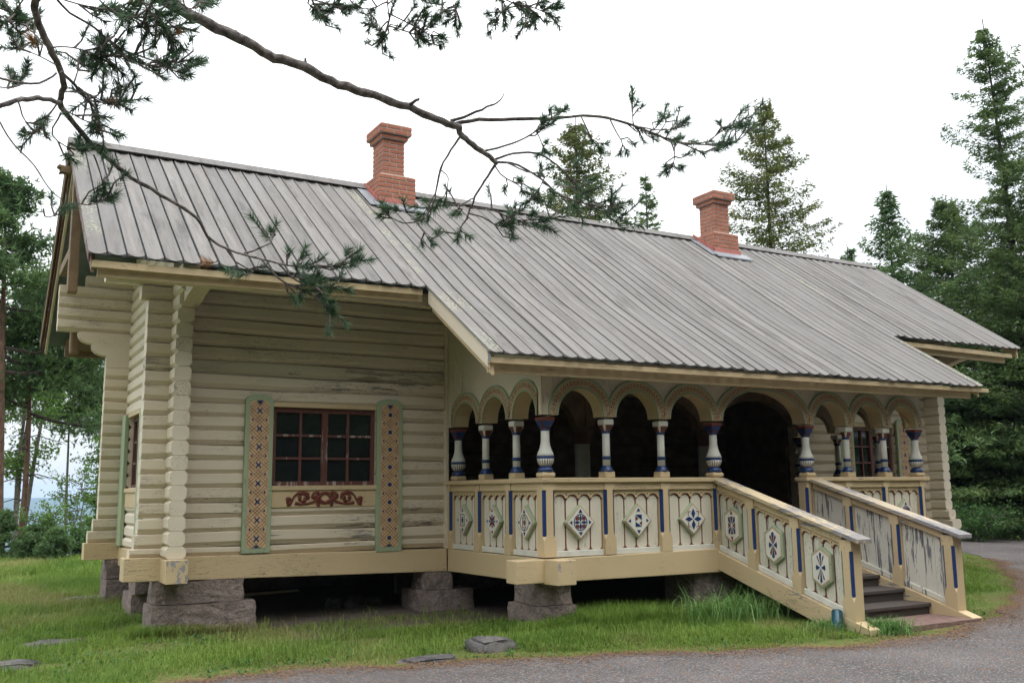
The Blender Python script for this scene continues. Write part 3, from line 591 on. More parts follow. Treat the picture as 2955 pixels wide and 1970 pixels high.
def arcade(fr, s0, s1, openings, ztop, nm):
    """openings: (centre, half width, rise, limit left, limit right)"""
    n0, n1 = -0.13, -0.012
    ss = [s0]; lo = [ZS]
    for c, a, h, l, r in openings:
        for q in np.linspace(0, PI, 25): ss.append(c-a*math.cos(q)); lo.append(ZS+h*math.sin(q))
    ss.append(s1); lo.append(ZS); vs = []; fs = []
    for s_, z_ in zip(ss, lo):
        t = max(ztop(s_), z_+0.02); vs += [fr.o+fr.S*s_+fr.N*n1+Vector((0, 0, z_)), fr.o+fr.S*s_+fr.N*n1+Vector((0, 0, t)), fr.o+fr.S*s_+fr.N*n0+Vector((0, 0, z_)), fr.o+fr.S*s_+fr.N*n0+Vector((0, 0, t))]
    for i in range(len(ss)-1): a, b = 4*i, 4*i+4; fs += [(a, b, b+1, a+1), (a+2, a+3, b+3, b+2), (a, a+2, b+2, b), (a+1, b+1, b+3, a+3)]
    fs += [(0, 1, 3, 2), (4*len(ss)-4, 4*len(ss)-2, 4*len(ss)-1, 4*len(ss)-3)]
    pl = MB().add(vs, fs).build('spandrel_boarding', M['cream_z'], cabin)
    for c, a, h, l, r in openings:
        def ring(r0, r1, na, nb, mb, qs=np.linspace(0, PI, 33)):
            vs = []; fs = []
            for q in qs:
                cq = math.cos(q)
                for rr in (r0, r1):
                    x = c-(a+rr)*cq; x = min(max(x, l), r); z = ZS+(h+rr)*math.sin(q)
                    for n_ in (na, nb): vs.append(fr.o+fr.S*x+fr.N*n_+Vector((0, 0, z)))
            m = len(qs)
            for i in range(m-1): A, B = 4*i, 4*i+4; fs += [(A, B, B+2, A+2), (A+1, A+3, B+3, B+1), (A, A+1, B+1, B), (A+2, B+2, B+3, A+3)]
            fs += [(0, 2, 3, 1), (4*m-4, 4*m-3, 4*m-1, 4*m-2)]
            return mb.add(vs, fs)
        ar = ring(-0.012, 0.004, -0.19, 0.004, MB()).build('arch', M['ochre_x'], cabin, smooth=False)
        ring(-0.014, 0.104, -0.010, 0.006, MB()).build('arch_band', M['salmon'], ar)
        ring(-0.016, 0.008, 0.002, 0.013, MB()).build('green_edge', M['green'], ar)
        ring(0.086, 0.110, -0.01, 0.014, MB()).build('green_edge', M['green'], ar)
        ring(0.0145, 0.018, 0.004, 0.0085, MB()).build('pink_line', M['pink'], ar); ring(0.0785, 0.0815, 0.004, 0.0085, MB()).build('pink_line', M['pink'], ar)
        ln = PI*(a+h)/2; nz = int(ln/0.075); dots = MB(); zig = MB()
        pos = lambda q, rr: (min(max(c-(a+rr)*math.cos(q), l), r), ZS+(h+rr)*math.sin(q))
        for i in range(nz):
            q0, q1, q2 = PI*(i+.15)/nz, PI*(i+.65)/nz, PI*(i+1.15)/nz
            for (qa, ra), (qb, rb) in (((q0, 0.024), (q1, 0.073)), ((q1, 0.073), (min(q2, PI), 0.024))):
                A, B = Vector((*pos(qa, ra), 0)), Vector((*pos(qb, rb), 0)); d_ = (B-A)
                if d_.length < 0.02: continue
                w = Vector((-d_.y, d_.x, 0)).normalized()*0.0019
                fr.poly(zig, [(p_.x, p_.y) for p_ in (A-w, B-w, B+w, A+w)], 0.004, 0.0085)
            for qd, rd in ((q1, 0.038), (min(q2, PI-.03), 0.060)):
                x, z = pos(qd, rd)
                if l+0.012 < x < r-0.012: fr.poly(dots, [(x+0.0088*math.cos(w), z+0.0088*math.sin(w)) for w in np.linspace(0, 2*PI, 8, endpoint=False)], 0.004, 0.009)
        zig.build('zigzag_line', M['brown'], ar); dots.build('dot_row', M['blue'], ar)
cX = [5.19, 5.945, 6.675, 7.425, 8.885, 9.585, 10.265, 10.875]
def mids(cs): return [(cs[i], cs[i+1]) for i in range(len(cs)-1)]
ops = []
for (a, b) in mids(cX):
    w = (b-a)/2; c = (a+b)/2; ha = w-0.068
    ops.append((c, ha, 0.295 if w < 0.5 else 0.385, a, b))
ops[0] = (5.585, 0.297, 0.297, XS+.075, 5.945); ops[-1] = (10.57, 0.262, 0.29, 10.265, XE-.0)
arcade(FRONT, XS, XE+.005, ops, lambda s: 3.06, 'front')
cY = [10.34, 9.64, 8.95, 8.37]
sY = [D-y for y in cY]
opl = []
for a, b in mids(sY): opl.append(((a+b)/2, (b-a)/2-0.062, 0.285, a, b))
opl[0] = (0.50, 0.30, 0.275, 0.16, sY[1]); opl[-1] = (1.855, 0.255, 0.285, sY[2], D-YF-.07)
arcade(LEFT, 0.005, D-YF, opl, lambda s: zroof(D-s)-0.07, 'left')
sR = [y-YF for y in reversed(cY)]
opr = [((a+b)/2, (b-a)/2-0.062, 0.285, a, b) for a, b in mids(sR)]; opr[0] = (0.345, 0.255, 0.285, 0.07, sR[1])
arcade(RIGHT, 0.125, D-YF-.005, opr, lambda s: zroof(YF+s)-0.07, 'right')
MB().prism([(XS+.001, YF+.001, ZS), (XS+.09, YF+.001, ZS), (XS+.001, YF+.09, ZS)], (0, 0, 0.44)).build('corner_fillet', M['ochre_z'], cabin)

# ---- columns
def column_small(x, y):
    c = MB().lathe(x, y, [(0.0418, 1.845), (0.0394, 2.22)], 18).build('column', M['white'], cabin, smooth=True)
    MB().lathe(x, y, [(0.0705, 1.80), (0.0722, 1.815), (0.0615, 1.828), (0.0541, 1.845), (0.0476, 1.858), (0.0435, 1.862)], 18).build('column_base', M['blue'], c, smooth=True)
    MB().lathe(x, y, [(0.0426, 1.925), (0.0467, 1.930), (0.0467, 1.956), (0.0426, 1.962)], 18).build('column_band', M['blue'], c, smooth=True)
    MB().lathe(x, y, [(0.0426, 2.200), (0.0476, 2.206), (0.0476, 2.222), (0.0410, 2.226)], 18).build('neck_ring', M['blue'], c, smooth=True)
    MB().lathe(x, y, [(0.0410, 2.224), (0.0492, 2.245), (0.0722, 2.286)], 8, True).build('capital', M['red'], c)
    pt = MB()
    for k in range(4):
        a = PI/4+PI/2*k; dx, dy = math.cos(a), math.sin(a)
        pt.add([(x+dx*.043-dy*.007, y+dy*.043+dx*.007, 2.226), (x+dx*.043+dy*.007, y+dy*.043-dx*.007, 2.226), (x+dx*.080+dy*.016, y+dy*.080-dx*.016, 2.287), (x+dx*.080-dy*.016, y+dy*.080+dx*.016, 2.287)], [(0, 1, 2, 3)])
    pt.build('capital_leaf', M['white'], c)
    MB().box(x-.063, x+.063, y-.063, y+.063, 2.288, 2.347).build('abacus', M['white'], c, bev=0.01)
    MB().box(x-.064, x+.064, y-.064, y+.064, 1.738, 1.80).build('pedestal', M['ochre_z'], cabin, bev=0.008)
def column_big(x, y):
    c = MB().lathe(x, y, [(0.0435, 2.215), (0.0443, 2.12), (0.0492, 2.07), (0.0640, 2.02), (0.0804, 1.985), (0.0877, 1.957)], 22).build('column', M['white'], cabin, smooth=True)
    MB().lathe(x, y, [(0.0869, 1.958), (0.0902, 1.953), (0.0902, 1.945), (0.0869, 1.943), (0.0902, 1.940), (0.0902, 1.932), (0.0869, 1.928)], 22).build('column_band', M['blue'], c, smooth=True)
    MB().lathe(x, y, [(0.0869, 1.928), (0.0853, 1.905), (0.0738, 1.875), (0.0541, 1.853)], 22).build('fluted_bowl', M['white'], c, smooth=True)
    fl = MB()
    for k in range(20):
        a = 2*PI*k/20; ca, sa = math.cos(a), math.sin(a); pr = [(0.0881, 1.924), (0.0865, 1.905), (0.0750, 1.875), (0.0590, 1.857)]
        vs = []
        for r_, z in pr:
            w = 0.0042
            vs += [(x+r_*ca-sa*w, y+r_*sa+ca*w, z), (x+r_*ca+sa*w, y+r_*sa-ca*w, z)]
        fl.add(vs, [(0, 1, 3, 2), (2, 3, 5, 4), (4, 5, 7, 6)])
    fl.build('flute_lines', M['brown'], c)
    MB().lathe(x, y, [(0.0771, 1.796), (0.0804, 1.815), (0.0722, 1.838), (0.0541, 1.848), (0.0508, 1.856)], 22).build('column_base', M['blue'], c, smooth=True)
    MB().lathe(x, y, [(0.0451, 2.212), (0.0500, 2.218), (0.0500, 2.228), (0.0451, 2.234)], 22).build('neck_ring', M['blue'], c, smooth=True)
    MB().lathe(x, y, [(0.0508, 2.233), (0.0697, 2.262), (0.0927, 2.312)], 4, True).build('capital', M['red'], c)
    for k in range(4):
        a = PI/2*k; N = Vector((math.cos(a), math.sin(a), 0)); S = Vector((-N.y, N.x, 0)); pts = []
        for q in np.linspace(PI, 2*PI, 9):
            z = 2.310+0.068*math.sin(q); rr = (0.0508+(0.0927-0.0508)*(z-2.233)/0.079)*0.7071; pts.append(Vector((x, y, z))+N*(rr+0.0065)+S*(0.055*math.cos(q)))
        MB().prism(pts, N*0.003).build('capital_leaf', M['blue'], c)
    MB().box(x-.075, x+.075, y-.075, y+.075, 2.313, 2.348).build('abacus', M['red'], c, bev=0.006)
    MB().box(x-.078, x+.078, y-.078, y+.078, 1.738, 1.796).build('pedestal', M['ochre_z'], cabin, bev=0.025)
YC = YF+.075
for x in (cX[1], cX[2], cX[5], cX[6]): column_small(x, YC)
for x in (cX[0], cX[3], cX[4], cX[7]): column_big(x, YC)
for y in (cY[1], cY[2]): column_small(XS+.075, y); column_small(XE-.075, y)
column_big(XS+.08, cY[0]); column_big(XE-.08, cY[0])

# ---- railings
def ngon(cx, cz, r, n, rot=0.0): return [(cx+r*math.cos(2*PI*i/n+rot), cz+r*math.sin(2*PI*i/n+rot)) for i in range(n)]
def annulus(fr, mb, c, z, r0, r1, n0, n1, n=28):
    for i in range(n):
        a, b = 2*PI*i/n, 2*PI*(i+1)/n
        fr.poly(mb, [(c+r0*math.cos(a), z+r0*math.sin(a)), (c+r1*math.cos(a), z+r1*math.sin(a)), (c+r1*math.cos(b), z+r1*math.sin(b)), (c+r0*math.cos(b), z+r0*math.sin(b))], n0, n1)
def tri(a, b, s, d):                               # little triangle pointing d, centre a,b
    dx, dy = d; return [(a+dx*s, b+dy*s), (a-dx*s*.55-dy*s, b-dy*s*.55+dx*s), (a-dx*s*.55+dy*s, b-dy*s*.55-dx*s)]
def leaf(ang, r0, r1, w):
    ca, sa = math.cos(ang), math.sin(ang); m = (r0+r1)/2
    return [(r0*ca, r0*sa), (m*ca-w*sa, m*sa+w*ca), (r1*ca, r1*sa), (m*ca+w*sa, m*sa-w*ca)]
def fan(ang, r0, r1, w):
    ca, sa = math.cos(ang), math.sin(ang); e = r1*0.88
    return [(r0*ca, r0*sa), (e*ca-w*sa, e*sa+w*ca), (r1*ca, r1*sa), (e*ca+w*sa, e*sa-w*ca)]
def rectline(x0, x1, y0, y1, w):
    return [[(x0, y0), (x1, y0), (x1, y0+w), (x0, y0+w)], [(x0, y1-w), (x1, y1-w), (x1, y1), (x0, y1)], [(x0, y0+w), (x0+w, y0+w), (x0+w, y1-w), (x0, y1-w)], [(x1-w, y0+w), (x1, y0+w), (x1, y1-w), (x1-w, y1-w)]]
CORN = [('blue', tri(0, .60, .13, (0, 1))), ('blue', tri(0, -.60, .13, (0, -1))), ('blue', tri(.60, 0, .11, (1, 0))), ('blue', tri(-.60, 0, .11, (-1, 0)))]
def quarter(sx, sy): return [(sx*.10, sy*.12), (sx*.33, sy*.12), (sx*.30, sy*.27), (sx*.10, sy*.36)]
MOT = {
 'wheel': CORN+[('blue', leaf(PI/2*k, .02, .42, .09)) for k in range(4)]+[('red', quarter(a, b)) for a in (-1, 1) for b in (-1, 1)]+[('ring_blue', .455)],
 'zed': CORN+[('blue', [(-.22, .34), (.22, .34), (.22, .02)]), ('red', [(-.22, .28), (-.02, .12), (-.22, -.02)]), ('blue', [(.22, -.34), (-.22, -.34), (-.22, -.06)]), ('red', [(.22, -.28), (.03, -.14), (.22, -.02)])],
 'star': [('blue', leaf(PI/2*k, .04, .62, .15)) for k in range(4)]+[('brown', p) for sx in (-1, 1) for sy in (-1, 1) for p in ([(sx*.36, sy*.20), (sx*.40, sy*.20), (sx*.40, sy*.42), (sx*.36, sy*.42)], [(sx*.20, sy*.42), (sx*.40, sy*.42), (sx*.40, sy*.46), (sx*.20, sy*.46)])],
 'gem': CORN+[('brown', p) for p in rectline(-.27, .27, -.37, .37, .045)]+[('blue', leaf(PI/2, -.24, .24, .14))],
 'burst': [('red', leaf(PI/4+PI/2*k, .03, .46, .11)) for k in range(4)]+[('blue', leaf(PI/2*k, .03, .24, .07)) for k in range(4)]+[('blue', ngon(.33*math.cos(PI/2*k), .33*math.sin(PI/2*k), .07, 8)) for k in range(4)]+[('red', tri(0, .62, .12, (0, 1))), ('red', tri(0, -.62, .12, (0, -1))), ('blue', tri(.6, 0, .1, (1, 0))), ('blue', tri(-.6, 0, .1, (-1, 0)))],
 'lamp': CORN+[('brown', p) for p in rectline(-.20, .20, -.30, .30, .045)]+[('red', leaf(PI/2, -.2, .2, .12)), ('ring_brown', .47), ('blue', ngon(0, .385, .05, 8)), ('blue', ngon(0, -.385, .05, 8))],
 'hour': [('red', tri(0, .66, .15, (0, 1))), ('red', tri(0, -.66, .15, (0, -1))), ('red', [(-.18, .46), (.18, .46), (0, .10)]), ('red', [(-.18, -.46), (.18, -.46), (0, -.10)]), ('blue', [(-.42, .44), (-.26, .44), (-.06, .05), (-.42, .22)]), ('blue', [(.42, .44), (.26, .44), (.06, .05), (.42, .22)]), ('blue', [(-.42, -.44), (-.26, -.44), (-.06, -.05), (-.42, -.22)]), ('blue', [(.42, -.44), (.26, -.44), (.06, -.05), (.42, -.22)]), ('red', [(-.42, .16), (-.08, 0), (-.42, -.16)]), ('red', [(.42, .16), (.08, 0), (.42, -.16)])],
 'kite': [('blue', fan(PI/2, .06, .66, .15)), ('blue', fan(-PI/2, .06, .66, .15)), ('blue', fan(0, .06, .46, .15)), ('blue', fan(PI, .06, .46, .15))]+[('red', fan(a, .06, .58, .10)) for a in (PI/3.2, PI-PI/3.2, -PI/3.2, PI+PI/3.2)],
 'fans': [('blue', fan(PI/2, .03, .72, .11)), ('blue', fan(-PI/2, .03, .72, .11)), ('blue', fan(0, .05, .48, .13)), ('blue', fan(PI, .05, .48, .13))]+[('brown', fan(a, .08, .66, .055)) for a in (PI/3, PI-PI/3, -PI/3, PI+PI/3)]}
def medallion(fr, c, z, hw, hh, mot, hexa=False, n0=-0.05, n1=0.012):
    sh = lambda k: [(c, z+hh*k), (c+hw*k, z), (c, z-hh*k), (c-hw*k, z)] if not hexa else [(c, z+hh*k), (c+hw*k, z+hh*.62*k), (c+hw*k, z-hh*.62*k), (c, z-hh*k), (c-hw*k, z-hh*.62*k), (c-hw*k, z+hh*.62*k)]
    m = fr.poly(MB(), sh(1.0), n0, n1).build('medallion', M['green'], cabin, bev=0.012)
    kx = 0.90 if not hexa else 0.86
    fr.poly(MB(), sh(kx), n1, n1+.003).build('pink_border', M['pink'], m); fr.poly(MB(), sh(kx-.055), n1+.003, n1+.005).build('white_field', M['white'], m)
    for kind, g in MOT[mot]:
        if kind.startswith('ring'):
            b = MB(); annulus(fr, b, c, z, (g-.045)*min(hw, hh), g*min(hw, hh), n1+.005, n1+.0075); b.build('ring', M[kind[5:]], m); continue
        fr.poly(MB(), [(c+x*hw, z+y*hh) for x, y in g], n1+.005, n1+.008).build('painted_shape', M[kind], m)
def panel(fr, a0, a1, zb, zt, mot=None, nb=4, hexa=False, plainb=False, cm='cream_panel', nset=-0.055):
    """zb: top of the bottom ledge, zt: under side of the frieze"""
    sh = fr.k != 0
    b = MB(); fr.box(b, a0, a1, nset-.03, nset-.006, zb-.02, zt+.02); b.build('panel_backing', M['red' if not plainb else 'cream_stair'], cabin)
    w = (a1-a0)/nb; r_ = min(0.032, w*.3)
    for i in range(nb):
        x0, x1 = a0+w*i+(.0095 if not plainb else .0015), a0+w*(i+1)-(.0095 if not plainb else .0015)
        pts = [(x0, zt), (x0, zb+r_)]+[(x0+r_*(1-math.cos(q)), zb+r_*math.cos(q)*0+r_*(1-math.sin(q))) for q in (0.5, 1.0, 1.57)] if not plainb else [(x0, zt), (x0, zb)]
        pts += ([(x1-r_*(1-math.cos(q)), zb+r_*(1-math.sin(q))) for q in (1.57, 1.0, 0.5)]+[(x1, zb+r_)] if not plainb else [(x1, zb)])+[(x1, zt)]
        mb = MB(); fr.poly(mb, pts, nset-.012, nset+RND.uniform(-.002, .003), sh); mb.build('panel_board', M[cm], cabin)
    if not plainb:
        for mat, dz, nn in (('ochre_x', 0.0, .022), ('red', -.013, .012)):
            pts = [(a0, zt+.01), (a0, zt-.084+dz)]
            for i in range(nb):
                x0, x1 = a0+w*i, a0+w*(i+1); e = .012 if mat == 'ochre_x' else .016
                pts += [((x0+x1)/2-(w/2-e)*math.cos(q), zt-.084+dz+.040*math.sin(q)) for q in np.linspace(0, PI, 9)]
            pts += [(a1, zt-.084+dz), (a1, zt+.01)]
            mb = MB(); fr.poly(mb, pts, nset-.002, nset+nn, sh); v_ = mb.build('valance', M[mat], cabin)
            if mat == 'ochre_x':
                hb = MB()
                for i in range(1, nb): fr.poly(hb, [(q[0], q[1]) for q in ngon(a0+w*i, zt-.046, .008, 8)], nset+nn, nset+nn+.0015, sh)
                hb.build('peg_holes', M['brown'], v_)
    lb = MB(); fr.box(lb, a0, a1, nset-.03, nset+.028, zb-.062, zb-.002); lb.build('bottom_ledge', M['white' if not plainb else 'cream_stair'], cabin, bev=.006)
    if mot:
        c = (a0+a1)/2
        if hexa: medallion(fr, c, (zb+zt)/2-.02+fr.k*c, 0.125, 0.205, mot, True, nset, nset+.045)
        else: medallion(fr, c, 1.288, min(0.188, (a1-a0)*.335), 0.183, mot, False, nset, nset+.045)
def post(fr, a0, a1, z0, z1, zc0, zc1, dep=0.13, ch=0.034, mat='ochre_z', n1=0.006):
    """post with blue chamfers between zc0 and zc1"""
    b = MB()
    fr.box(b, a0, a1, n1-dep, n1, z0, zc0-.06, False); fr.box(b, a0, a1, n1-dep, n1, zc1, z1, False)
    def sec(c_, z): return [fr.o+fr.S*a+fr.N*n+Vector((0, 0, z)) for a, n in ((a0+c_, n1), (a1-c_, n1), (a1, n1-c_), (a1, n1-dep), (a0, n1-dep), (a0, n1-c_))]
    for (ca, za), (cb, zb) in (((0.002, zc0-.06), (ch, zc0)), ((ch, zc0), (ch, zc1))):
        A, B = sec(ca, za), sec(cb, zb); b.add(A+B, [(i, (i+1) % 6, 6+(i+1) % 6, 6+i) for i in range(6)]+[(5, 4, 3, 2, 1, 0), (6, 7, 8, 9, 10, 11)])
    o = b.build('railing_post', M[mat], cabin)
    for sg in (0, 1):
        A = (a0+ch-.003, n1) if sg == 0 else (a1-ch+.003, n1); B = (a0, n1-ch+.003) if sg == 0 else (a1, n1-ch+.003)
        P = lambda q, z: fr.o+fr.S*(A[0]+(B[0]-A[0])*q)+fr.N*(A[1]+(B[1]-A[1])*q)+Vector((0, 0, z))
        off = fr.N*.002+fr.S*(-.002 if sg == 0 else .002)
        MB().prism([P(.05, zc1-.003), P(.95, zc1-.003), P(.95, zc0), P(.5, zc0-.05), P(.05, zc0)], off).build('blue_chamfer', M['blue'], o)
    return o
def flat_rail(fr, a0, a1, ps, first=True):
    b = MB(); fr.box(b, a0, a1, -.165, .03, 1.690, 1.737); b.build('rail_cap', M['ochre_x' if fr is FRONT else 'ochre_y'], cabin, bev=.006)
ZB_, ZT_ = 1.012, 1.615
pf = [(XS, 5.255), (5.855, 5.99), (6.59, 6.725), (7.345, 7.44)]
for a0, a1 in pf: post(FRONT, a0, a1, 0.955, 1.69, 1.17, 1.615)
for (a, b), m_ in zip(zip(pf[:-1], pf[1:]), ('wheel', 'zed', 'star')):
    panel(FRONT, a[1], b[0], ZB_, ZT_, m_); q = MB(); FRONT.box(q, a[1], b[0], -.12, -.006, 1.612, 1.69); q.build('frieze_board', M['ochre_x'], cabin, bev=.004)
flat_rail(FRONT, XS-.03, 7.40, pf)
pg = [(8.775, 8.885), (9.44, 9.555), (10.12, 10.235), (10.815, 10.93)]
for a0, a1 in pg: post(FRONT, a0, a1, 0.955, 1.69, 1.17, 1.615)
for (a, b), m_ in zip(zip(pg[:-1], pg[1:]), ('star', 'gem', 'wheel')):
    panel(FRONT, a[1], b[0], ZB_, ZT_, m_); q = MB(); FRONT.box(q, a[1], b[0], -.12, -.006, 1.612, 1.69); q.build('frieze_board', M['ochre_x'], cabin, bev=.004)
flat_rail(FRONT, 8.76, XE+.06, pg)
pl_ = [(0.01, 0.115), (0.705, 0.84), (1.41, 1.54), (2.09, 2.2)]
for k_, (a0, a1) in enumerate(pl_): post(LEFT, a0, a1, 0.945, 1.69, 1.17, 1.615) if k_ < 3 else None
for (a, b), m_ in zip(zip(pl_[:-1], pl_[1:]), ('gem', 'burst', 'lamp')):
    panel(LEFT, a[1], b[0], ZB_, ZT_, m_); q = MB(); LEFT.box(q, a[1], b[0], -.12, -.006, 1.612, 1.69); q.build('frieze_board', M['ochre_y'], cabin, bev=.004)
flat_rail(LEFT, 0.005, D-YF-.168, pl_)
q = MB(); RIGHT.box(q, 0.17, D-YF, -.14, .03, 1.690, 1.737); q.build('rail_cap', M['ochre_y'], cabin, bev=.006)
panel(RIGHT, 0.17, 2.1, ZB_, ZT_, None, 12)

# ---- stair
KS = -0.305
STL = Fr((7.36, YF, 0), (0, -1, 0), (-1, 0, 0), KS)
STR = Fr((8.85, YF, 0), (0, -1, 0), (-1, 0, 0), KS)
for fr, side in ((STL, 'L'), (STR, 'R')):
    q = MB(); fr.box(q, 0.0, 2.02, -.13, .01, .735, .935)
    q.build('stringer', M['ochre_worn'], cabin, bev=.006)
    q = MB(); fr.box(q, -.04, 1.96, -.16, .035, 1.683, 1.727); q.build('handrail', M['rail_worn' if side == 'L' else 'rail_bare'], cabin, bev=.006)
    q = MB(); fr.box(q, .02, 1.73, -.11, -.012, 1.605, 1.683); q.build('frieze_board', M['ochre_worn'], cabin, bev=.004)
    P_ = [(0.47, 0.585), (1.09, 1.205), (1.715, 1.855)]
    for a0, a1 in P_:
        am = a0; post(fr, a0, a1, .935+KS*a1-.01, 1.683+KS*a1, 1.13+KS*a0, 1.60+KS*a1-.02, .13, .03, 'ochre_z', .008)
    if side == 'R': post(fr, -.12, -.005, .95, 1.69, 1.13, 1.60, .13, .03)
    gaps = [(0.0, .47), (.585, 1.09), (1.205, 1.715)]
    for (a0, a1), m_ in zip(gaps, ('hour', 'kite', 'fans')):
        if side == 'L': panel(fr, a0, a1, 1.00, 1.615, m_, 4, True, False, 'cream_stair2')
        else: panel(fr, a0, a1, 1.00, 1.615, None, 4, False, True, 'cream_stair')
for i, (y, z) in enumerate([(6.77, .425), (7.08, .545), (7.39, .665), (7.70, .785), (8.0, .895)]):
    MB().box(7.49, 8.842, y-.02, y+.335, z-.035, z).build('stair_tread', M['tread'], cabin, bev=.005); MB().box(7.49, 8.842, y+.01, y+.03, z-.125, z-.037).build('stair_riser', M['tread'], cabin)

# ---- windows and shutter boards
def window(fr, a0, a1, z0, z1, cols=4, rows=3, mat='winred', nset=-.03, panelb=True):
    wn_ = MB(); fr.box(wn_, a0, a1, nset-.06, nset, z0, z0+.045); fr.box(wn_, a0, a1, nset-.06, nset, z1-.055, z1); fr.box(wn_, a0, a0+.045, nset-.06, nset, z0+.045, z1-.055); fr.box(wn_, a1-.045, a1, nset-.06, nset, z0+.045, z1-.055)
    w = wn_.build('window', M[mat], cabin, bev=.004)
    i0, i1, j0, j1 = a0+.045, a1-.045, z0+.045, z1-.055; cw, rh = (i1-i0)/cols, (j1-j0)/rows
    for c in range(1, cols):
        wd = .035 if c*2 == cols else .014; q = MB(); fr.box(q, i0+cw*c-wd, i0+cw*c+wd, nset-.05, nset-.004+(.008 if wd > .02 else 0), j0, j1); q.build('mullion', M[mat], w, bev=.003)
    for r_ in range(1, rows): q = MB(); fr.box(q, i0, i1, nset-.045, nset-.009, j0+rh*r_-.013, j0+rh*r_+.013); q.build('glazing_bar', M[mat], w, bev=.003)
    for c in range(cols):
        for r_ in range(rows):
            q = MB(); fr.box(q, i0+cw*c, i0+cw*(c+1), nset-.036+.002*RND.random(), nset-.032, j0+rh*r_, j0+rh*(r_+1)); q.build('pane', M['glass'], w)
    q = MB(); fr.box(q, a0-.01, a1+.01, -.06, .02, z1, z1+.05); q.build('head_board', M['ochre_x'], w, bev=.004)
    q = MB(); fr.box(q, a0-.01, a1+.01, -.06, .03, z0-.05, z0); q.build('sill', M['ochre_x'], w, bev=.004)
    q = MB(); fr.box(q, a0-.12, a1+.12, -.15, -.09, z0-.1, z1+.1); q.build('dark_lining', M['darkwood'], w)
    if panelb: q = MB(); fr.box(q, a0-.005, a1+.005, -.03, .012, z0-.235, z0-.05); return w, q.build('apron_board', M['ochre_x'], w, bev=.004)
    return w, None
WFR = Fr((0, D, 0), (1, 0, 0), (0, -1, 0)); GFR = Fr((1.885, D, 0), (0, -1, 0), (-1, 0, 0))
w, ap = window(WFR, 3.0, 4.2, 1.695, 2.555)
# carved red scrollwork under the left window
def scroll(fr, par, cx, cz, n0, n1):
    segs = []
    for sg in (-1, 1):
        S_ = lambda t, r0, r1, t0, t1, c0, c1: [(c0+(r0+(r1-r0)*q)*math.cos(t0+(t1-t0)*q), c1+(r0+(r1-r0)*q)*math.sin(t0+(t1-t0)*q)) for q in np.linspace(0, 1, t)]
        paths = [S_(18, .062, .016, PI*1.05, -PI*1.3, .25, -.004), S_(14, .036, .012, PI*.2, PI*2.4, .412, -.036), [(.19, .0), (.2, .045), (.25, .062), (.31, .055), (.35, .02), (.375, -.03), (.40, -.066), (.43, -.066)],
                 S_(14, .05, .014, PI, -PI*.9, .11, .022), [(0, -.055), (.05, -.035), (.09, -.005), (.12, .03)], [(0, .06), (.04, .045), (.08, .0), (.13, -.04), (.2, -.06), (.28, -.066), (.34, -.05)], S_(12, .03, .012, -PI*.5, PI*1.2, .06, -.05)]
        for pth in paths: segs.append([(cx+sg*x, cz+y) for x, y in pth])
    for pth in segs:
        b = MB(); b.tube([fr.o+fr.S*a+fr.N*n1+Vector((0, 0, z)) for a, z in pth], [.0185+.006*math.sin(i*1.1) for i in range(len(pth))], 6); b.build('scroll', M['red'], par)
scroll(WFR, w, 3.60, 1.556, .008, .012)
